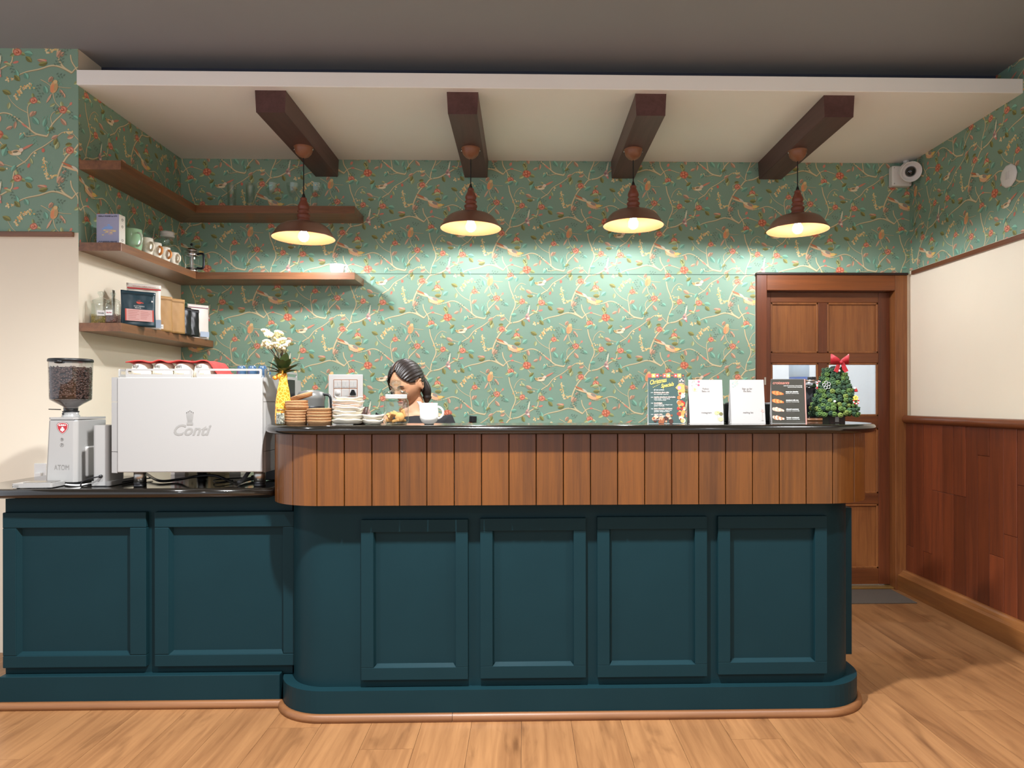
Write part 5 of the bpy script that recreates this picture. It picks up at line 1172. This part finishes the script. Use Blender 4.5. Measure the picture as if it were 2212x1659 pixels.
bo = bow.obj('bow_loops', MBOW, t, loc=(.002, -.050, .252)); bo.scale = (1.25, 1.25, 1.2); sm = bo.modifiers.new('s', 'SOLIDIFY'); sm.thickness = .0025
b = MB()
for s_ in (-1, 1): b.idx([(0, -.004, 0), (s_*.010, -.007, 0), (s_*.024, -.008, -.030), (s_*.012, -.008, -.036), (s_*.005, -.006, -.026)], [(0, 1, 2, 3, 4)], None, False)
bt = b.obj('bow_tails', MBOW, bo); sm = bt.modifiers.new('s', 'SOLIDIFY'); sm.thickness = .002
MB().ball((0, -.008, 0), (.006, .006, .007), 10, 8).obj('bow_knot', MBOW, bo)
def onp2(px, py): p = at(px, py, 2.90); z = p.z-ZT; return p.x-tx[0], z
MWP = mat('white_pom', '#f0eeea', .9); MYP = mat('yellow_petal', '#efd257', .8); MSIL = mat('silver_glitter', '#c9ccd0', .25, metal=.8)
def surf(z): return .108*(1-(z-.04)/.182)+.05*((z-.04)/.182)
for px, py in ((1800, 802), (1783, 867)):
    x, z = onp2(px, py); R_ = surf(z); MB().ball((x, -sqrt(max(1e-4, R_*R_-x*x))-.004, z), .005, 10, 8).obj('pom', MWP, t)
x, z = onp2(1830, 867); y = -sqrt(max(1e-4, surf(z)**2-x*x))-.006
b = MB()
for i in range(20):
    a0, a1 = 2*pi*i/20, 2*pi*(i+1)/20; b.tube([(x+.0105*cos(a0), y, z+.0105*sin(a0)), (x+.0105*cos(a1), y, z+.0105*sin(a1))], .0034, 6, col='#c22a2c' if i % 4 < 2 else '#f2ece6')
b.obj('candy_wreath', M_PRINT, t)
b = MB(); cx_, cz_ = x-.001, z+.014
for i in range(5): a = 2*pi*i/5+.3; b.ball((cx_-.003+.007*cos(a), y-.004, cz_+.007*sin(a)), (.0048, .003, .0048), 8, 6)
b.obj('yellow_flower', MYP, t)
x, z = onp2(1774, 833); y = -sqrt(max(1e-4, surf(z)**2-x*x))-.008; b = MB()
for i in range(5): a = 2*pi*i/5+.5; b.tube([(x+.011*cos(a)+.0065*cos(g), y, z+.011*sin(a)+.0065*sin(g)) for g in [2*pi*q/10 for q in range(10)]], .0018, 5, closed=True)
b.obj('silver_flower', MSIL, t)
x, z = onp2(1763, 830); b = MB(); pts = [(x-.004, -.02, z-.02), (x-.004, -.02, z), (x-.002, -.02, z+.008), (x+.004, -.02, z+.012), (x+.009, -.02, z+.009)]
P = smooth_line(pts, 4)
for i in range(len(P)-1): b.tube([P[i], P[i+1]], .003, 6, col='#c22a2c' if i % 4 < 2 else '#f2ece6')
b.obj('candy_cane', M_PRINT, t)
x, z = onp2(1841, 842); MB().lathe([(0, -.010), (.009, -.009), (.007, 0), (0, .012)], 10, (x, -.03, z)).obj('red_hat', mat('red_felt', '#b5252c', .8), t); MB().ball((x-.006, -.036, z+.006), .005, 8, 6).obj('hat_pom', MWP, t)

# grey appliance behind the cork dishes
t = thing('milk_frother', 'grey milk frother jug with black handle behind the cork dishes', 'appliance', (at(658, 880, 3.17).x+.03, 3.17, .8945))
MB().lathe([(0, 0), (.055, 0), (.058, .01), (.058, .36), (.062, .37), (.062, .385), (.055, .40), (.03, .408), (0, .41)], 32).obj('body', mat('grey_metal_jug', '#7f7f7c', .35, metal=.5), t)
MB().lathe([(.0585, .30), (.0595, .302), (.0595, .335), (.0585, .337)], 32).obj('dark_band', M_BLKPL, t)
MB().tube(smooth_line([(.055, -.01, .39), (.085, -.015, .385), (.092, -.015, .35), (.09, -.015, .25), (.058, -.01, .22)], 4), .006, 8).obj('handle', M_BLKPL, t)
t = thing('black_tablet', 'thin black tablet standing edge-on behind the giraffe vase', 'tablet', (at(630, 880, 3.12).x, 3.06, .8945)); MB().box(-.006, .006, 0, .09, 0, .455).obj('panel', M_BLKPL, t, bevel=.002)

# ================================================================== fittings on the walls
p0 = at(711, 809, YB); p1 = at(785, 884, YB); w_ = p1.x-p0.x; h_ = p0.z-p1.z
t = thing('switch_panel', 'white electrical switch panel with six modules on the wallpapered wall', 'switch panel', ((p0.x+p1.x)/2, YB-.0045, (p0.z+p1.z)/2))
MB().box(-w_/2, w_/2, -.014, .0, -h_/2, h_/2).obj('plate', M_WHITEPL, t, bevel=.004)
MBRN = mat('brown_divider', '#a8714c', .5); gx, gz = .078, .062
MB().box(-gx, gx, -.0155, -.014, -.035, .080).obj('module_grid', MBRN, t)
for i in range(3):
    for j in range(2):
        x = -gx+.0025+(i+.5)*(2*gx-.005)/3; z = .0785-(j+.5)*.112/2
        md = MB().box(x-.0235, x+.0235, -.0172, -.0155, z-.0255, z+.0255).obj('module', M_WHITEPL, t)
        if j == 0:
            for k_ in (-.011, .011): MB().box(x+k_-.009, x+k_+.009, -.020, -.0172, z-.020, z+.020).obj('rocker', mat('pale_rocker', '#dcdad6', .4), md, bevel=.001)
        elif i == 0: MB().lathe([(0, -.030), (.015, -.030), (.018, -.0172)], 20, (x, 0, z), axis='Y').obj('dial', M_WHITEPL, md)
        elif i == 1: MB().box(x-.018, x+.018, -.0185, -.0172, z-.02, z+.02).obj('blank_cover', MATS['pale_rocker'], md)
        else: MB().prism([(x-.018, z-.016), (x+.018, z-.016), (x+.019, z-.008), (x+.007, z+.019), (x-.007, z+.019), (x-.019, z-.008)], .0172, .030).xf(Matrix(((1, 0, 0, 0), (0, 0, -1, 0), (0, 1, 0, 0), (0, 0, 0, 1)))).obj('sensor', M_BLKPL, md)
p = at(1022, 905, YB); t = thing('black_socket', 'small black socket block low on the wallpaper behind the bar', 'socket', (p.x, YB-.0045, p.z))
MB().box(-.023, .023, -.028, .0, -.020, .020).obj('block', M_BLKPL, t, bevel=.003, rot=(0, .06, 0)); MB().box(-.002, .002, -.029, -.028, -.018, .018).obj('slot', mat('dark_grey_plastic', '#2a2a2c', .4), t)
# security camera in the corner
p = at(1948, 380, YB-.05); t = thing('security_camera', 'white dome security camera under the soffit beside the right wall', 'camera', (p.x, YB-.0045, p.z))
MB().box(-.066, .066, -.05, 0, -.066, .066).obj('junction_box', M_WHITEPL, t, bevel=.008)
for a_ in (-1, 1):
    for c_ in (-1, 1): MB().ball((a_*.052, -.05, c_*.052), .004, 8, 5).obj('screw', M_STEEL, t)
hd = bpy.data.objects.new
q = MB().ball((0, 0, 0), .058, 24, 16).obj('eyeball', M_WHITE, t, loc=(.022, -.085, .020))
b = MB().lathe([(.050, .028), (.060, .04), (.064, .070), (.060, .070), (.050, .048), (.030, .050), (0, .0585)], 28); b.obj('hood', M_WHITE, q, rot=(radians(112), 0, radians(-14)))
MB().lathe([(0, .082), (.014, .079), (.026, .071), (.034, .058), (.034, .048), (0, .048)], 24).obj('lens', mat('camera_lens', '#0a0a10', .05, coat=1), q, rot=(radians(112), 0, radians(-14)))
MB().tube([(.03, -.06, .06), (.03, -.04, ZS-p.z-.001)], .018, 12).obj('bracket', M_WHITEPL, t)
# round detector on the right wall
d = RT*((2180-X0)/FPX)+UP*((HY-380)/FPX)+FW; q = Vector((0, 0, CH))+d*((XR-.0045)/d.x)
t = thing('ceiling_rose', 'round white cover plate on the right wallpapered wall', 'cover plate', (XR-.0045, q.y, q.z))
MB().lathe([(0, .014), (.045, .014), (.055, .010), (.0625, .004), (.0625, 0), (0, 0)], 10, axis='X').xf(Matrix.Scale(-1, 4, (1, 0, 0))).obj('plate', M_WHITEPL, t)
for k_ in range(3): MB().box(-.0155, -.0135, -.006+k_*.012-.012, -.001+k_*.012-.012, -.02, .02).obj('slot', MATS['pale_rocker'], t)

# ================================================================== person behind the bar
PX, PY_ = at(880, 840, 3.56).x, 3.56
person = None
MSKIN = mat('skin', '#c28d6a', .5, noise=.05, nscale=40); MSHIRT = mat('black_shirt', '#17171a', .85, noise=.2, nscale=80); MHAIR = mat('dark_brown_hair', '#1d120d', .42, noise=.4, nscale=60); MTRO = mat('dark_trousers', '#202226', .85)
def skin_mesh(verts, edges, name, root=0, sub=2):
    me = bpy.data.meshes.new(name); me.from_pydata([v[0] for v in verts], edges, []); o = bpy.data.objects.new(name, me); COL.objects.link(o)
    bm = bmesh.new(); bm.from_mesh(me); lay = bm.verts.layers.skin.verify(); bm.verts.ensure_lookup_table()
    for i, v in enumerate(bm.verts):
        r = verts[i][1]; v[lay].radius = r if isinstance(r, tuple) else (r, r); v[lay].use_root = (i == root)
    bm.to_mesh(me); bm.free()
    o.modifiers.new('skin', 'SKIN').use_smooth_shade = True
    s2 = o.modifiers.new('sub', 'SUBSURF'); s2.levels = sub; s2.render_levels = sub
    dg = bpy.context.evaluated_depsgraph_get(); m2 = bpy.data.meshes.new_from_object(o.evaluated_get(dg)); bpy.data.objects.remove(o); bpy.data.meshes.remove(me)
    return m2
HC = Vector((0, -.02, at(880, 828, 3.56).z)); HR = Matrix.Rotation(radians(-28), 4, 'Z') @ Matrix.Rotation(radians(27), 4, 'X')
NK = Vector((.03, .03, 1.195))
V = [((.02, .06, .82), (.15, .11)), ((.02, .05, .95), (.125, .095)), ((.025, .04, 1.08), (.14, .095)), ((.03, .035, 1.16), (.09, .07)), (tuple(NK), .05), ((.03, .03, 1.255), .05), ((.025, .02, 1.30), .05)]
E_ = [(0, 1), (1, 2), (2, 3), (3, 4), (4, 5), (5, 6)]
def chain(start, pts):
    prev = start
    for p, r in pts: V.append((p, r)); E_.append((prev, len(V)-1)); prev = len(V)-1
    return prev
for s_ in (-1, 1):
    sx = .03+s_*.155
    e = chain(3, [((sx, .03, 1.145), .052), ((sx+s_*.045, .0, 1.03), .043), ((sx+s_*.05, -.04, .925), .038), ((sx+s_*.0, -.14, .93), .033), ((sx-s_*.05, -.23, .935), .026), ((sx-s_*.06, -.262, .932), (.034, .018)), ((sx-s_*.062, -.295, .926), (.037, .016))])
    hx_, hy_ = sx-s_*.062, -.295
    for k, (ox, l) in enumerate(((-.027, .058), (-.009, .066), (.009, .062), (.026, .05))):
        chain(e, [((hx_+ox*.9, hy_-.022, .922), .0095), ((hx_+ox*1.05, hy_-.022-l*.5, .920), .0085), ((hx_+ox*1.05, hy_-.022-l*.95, .908), .0075)])
    chain(e-1, [((hx_-s_*.04, hy_+.02, .922), .0105), ((hx_-s_*.05, hy_-.012, .914), .009), ((hx_-s_*.048, hy_-.035, .908), .008)])
    e = chain(0, [((.02+s_*.085, .06, .76), .088), ((.02+s_*.09, .03, .43), .058), ((.02+s_*.09, .06, .09), .038), ((.02+s_*.095, .0, .035), .036), ((.02+s_*.10, -.09, .028), .03)])
bodyme = skin_mesh(V, E_, 'body')
# head: a shaped ball with brow, eye sockets, nose, mouth, chin and ears
def headpt(u):
    x, y, z = u
    k_ = 1.0
    if z < 0: k_ = 1-.34*(-z)**1.4
    p = Vector((x*.074*k_, y*.094*(1-.12*max(0, -z)), z*.112))
    if y < 0 and z < .1: p.y -= .010*max(0, -z)*max(0, -y)
    def g(cx_, cz_, sx_, sz_): return math.exp(-((p.x-cx_)/sx_)**2-((p.z-cz_)/sz_)**2) if y < 0 else 0
    p.y -= .021*g(0, -.026, .010, .018)+.010*g(0, -.005, .009, .022)
    p.y += .007*(g(.031, .0, .015, .011)+g(-.031, .0, .015, .011))
    p.y -= .005*g(0, .018, .045, .009)
    p.y -= .006*g(0, -.058, .020, .008)+.005*g(0, -.095, .020, .014)
    p.y += .003*g(0, -.074, .02, .005)
    p.x *= 1+.04*math.exp(-((p.z+.02)/.03)**2)*(1 if y < .2 else 0)
    return p
hb = MB(); n_, m_ = 64, 48; hv = []
for i in range(m_+1):
    a = -pi/2+pi*i/m_
    for j in range(n_): g = 2*pi*j/n_; hv.append(headpt((cos(a)*cos(g), cos(a)*sin(g), sin(a))))
hf = [(i*n_+j, i*n_+(j+1) % n_, (i+1)*n_+(j+1) % n_, (i+1)*n_+j) for i in range(m_) for j in range(n_)]
hb.idx(hv, hf, None, True)
for s_ in (-1, 1):
    st = len(hb.v); hb.ball((0, 0, 0), (.007, .019, .030), 12, 10); hb.xf(Matrix.Translation((s_*.077, .012, -.012)) @ Matrix.Rotation(s_*.35, 4, 'Z') @ Matrix.Rotation(-.15, 4, 'X'), st)
    st = len(hb.v); hb.tube([(0, .017*cos(g), .027*sin(g)+.002) for g in [-1.2+3.4*q/10 for q in range(11)]], .0045, 6); hb.xf(Matrix.Translation((s_*.083, .012, -.012)) @ Matrix.Rotation(s_*.35, 4, 'Z'), st)
HM = Matrix.Translation(HC) @ HR
hb.xf(HM)
bm = bmesh.new(); bm.from_mesh(bodyme)
bmesh.ops.delete(bm, geom=[v for v in bm.verts if not v.link_faces], context='VERTS')
bmesh.ops.holes_fill(bm, edges=[e for e in bm.edges if len(e.link_faces) == 1], sides=0)
bmesh.ops.triangulate(bm, faces=[f for f in bm.faces if len(f.verts) > 4])
bmesh.ops.recalc_face_normals(bm, faces=bm.faces[:])
hme = hb.mesh('h'); bm.from_mesh(hme); me = bpy.data.meshes.new('person'); bm.to_mesh(me); bm.free(); me.materials.clear(); me.materials.append(MSKIN)
person = bpy.data.objects.new('person', me); COL.objects.link(person); person.location = (PX, PY_, 0)
rm = person.modifiers.new('remesh', 'REMESH'); rm.mode = 'VOXEL'; rm.voxel_size = .0045; rm.use_smooth_shade = True
sm = person.modifiers.new('smooth', 'SMOOTH'); sm.iterations = 3; sm.factor = .5
tag(person, 'person in a black T-shirt with tied dark hair, head bowed behind the bar', 'person')
# clothing
VS = [((.02, .06, .80), (.175, .13)), ((.02, .05, .95), (.148, .118)), ((.025, .04, 1.08), (.162, .118)), ((.03, .035, 1.155), (.112, .09)), ((.03, .033, 1.185), (.068, .068))]
ES = [(0, 1), (1, 2), (2, 3), (3, 4)]
for s_ in (-1, 1):
    sx = .03+s_*.155; i0 = len(VS); VS += [((sx, .03, 1.142), .066), ((sx+s_*.045, .0, 1.035), .058), ((sx+s_*.052, -.02, .985), .056)]; ES += [(3, i0), (i0, i0+1), (i0+1, i0+2)]
def child_mesh(me, name, m, parent):
    me.materials.clear(); me.materials.append(m); o = bpy.data.objects.new(name, me); COL.objects.link(o); o.parent = parent
    for p in me.polygons: p.use_smooth = True
    return o
child_mesh(skin_mesh(VS, ES, 'shirt'), 't_shirt', MSHIRT, person)
VT = [((.02, .06, .83), (.17, .125))]; ET = []
for s_ in (-1, 1): i0 = len(VT); VT += [((.02+s_*.085, .06, .74), .102), ((.02+s_*.09, .03, .43), .075), ((.02+s_*.09, .06, .12), .062)]; ET += [(0, i0), (i0, i0+1), (i0+1, i0+2)]
child_mesh(skin_mesh(VT, ET, 'trousers'), 'trousers', MTRO, person)
for s_ in (-1, 1): 
    b = MB(); b.ball((.02+s_*.097, -.02, .042), (.046, .125, .042), 16, 10); b.v = [(x, y, max(0, z)) for x, y, z in b.v]; b.obj('shoe', MTRO, person)
# hair: cap following the skull with a parting, strands at the temples and a low ponytail
def hairline(u):
    x, y, z = u; ax = abs(x)
    if y > .12: return z > -.62+.15*ax
    if y > -.25: return z > .12+.3*(.12-y)*0+ (.10 if ax > .8 else 0)
    return z > .80-.74*max(0, ax-.05)
b = MB(); N2, M2 = 168, 126; keep = {}
vv = []; us = []
for i in range(M2+1):
    a = -pi/2+pi*i/M2
    for j in range(N2): g = 2*pi*j/N2; us.append((cos(a)*cos(g), cos(a)*sin(g), sin(a)))
for u in us:
    p = headpt(u); n = Vector(u); th = .009+.004*max(0, u[2])+.006*max(0, u[1])
    if u[2] > .2 and u[1] < .55: th -= .005*math.exp(-((u[0]+.10)/.05)**2)
    th += .0012*sin(40*atan2(u[2], u[0])+6*u[1])
    vv.append(p+n*th)
for i in range(M2):
    for j in range(N2):
        q = (i*N2+j, i*N2+(j+1) % N2, (i+1)*N2+(j+1) % N2, (i+1)*N2+j)
        if all(hairline(us[k]) for k in q): keep[(i, j)] = q
b.idx(vv, list(keep.values()), None, True)
def hp(x, y, z): return Vector((x, y, z))
b.tube(smooth_line([(-.052, -.070, .050), (-.066, -.056, .025), (-.0735, -.050, -.008), (-.0745, -.046, -.045)], 5), [.006-.0042*q/15 for q in range(16)], 8)
b.xf(HM)
w0 = HM @ Vector((.035, .078, -.035)); dn = Vector((.018, .004, -.1))
b.tube(smooth_line([HM @ Vector((.01, .09, .0)), w0, w0+dn*.4+Vector((.012, 0, 0)), w0+dn*.75+Vector((.01, 0, 0)), w0+dn*1.05], 5), [.020+.008*sin(pi*min(1, q/14)) if q < 15 else .02*(1-(q-15)/6)+.004 for q in range(21)], 12)
hr = b.obj('hair', MHAIR, person); sm = hr.modifiers.new('s', 'SOLIDIFY'); sm.thickness = .007; sm.offset = -1
b = MB(); pl_ = []
for k in range(9):
    a = radians(52+k*7); u = Vector((-.10, -cos(a), sin(a))).normalized(); pl_.append(HM @ (headpt(u)+u*(.009+.004*max(0, u.z)-.0045+.0012)))
b.tube(pl_, .0012, 6); b.obj('hair_parting', mat('scalp', '#7d5640', .6), person)
for s_ in (-1, 1):
    b = MB(); b.tube(smooth_line([(s_*.016, -.094, .021), (s_*.030, -.090, .026), (s_*.046, -.080, .021)], 4), [.0014, .002, .0026, .0028, .0028, .0025, .002, .0016, .001], 6); b.xf(HM); b.obj('eyebrow', MHAIR, person)
    b = MB(); b.tube(smooth_line([(s_*.019, -.0865, -.004), (s_*.031, -.0865, -.009), (s_*.045, -.078, -.005)], 4), .0016, 6); b.xf(HM); b.obj('eyelash', MHAIR, person)
b = MB(); b.ball((0, -.0905, -.060), (.018, .006, .0045), 14, 8); b.ball((0, -.0885, -.068), (.016, .006, .005), 14, 8); b.xf(HM); b.obj('lips', mat('lips', '#a85f50', .4), person)
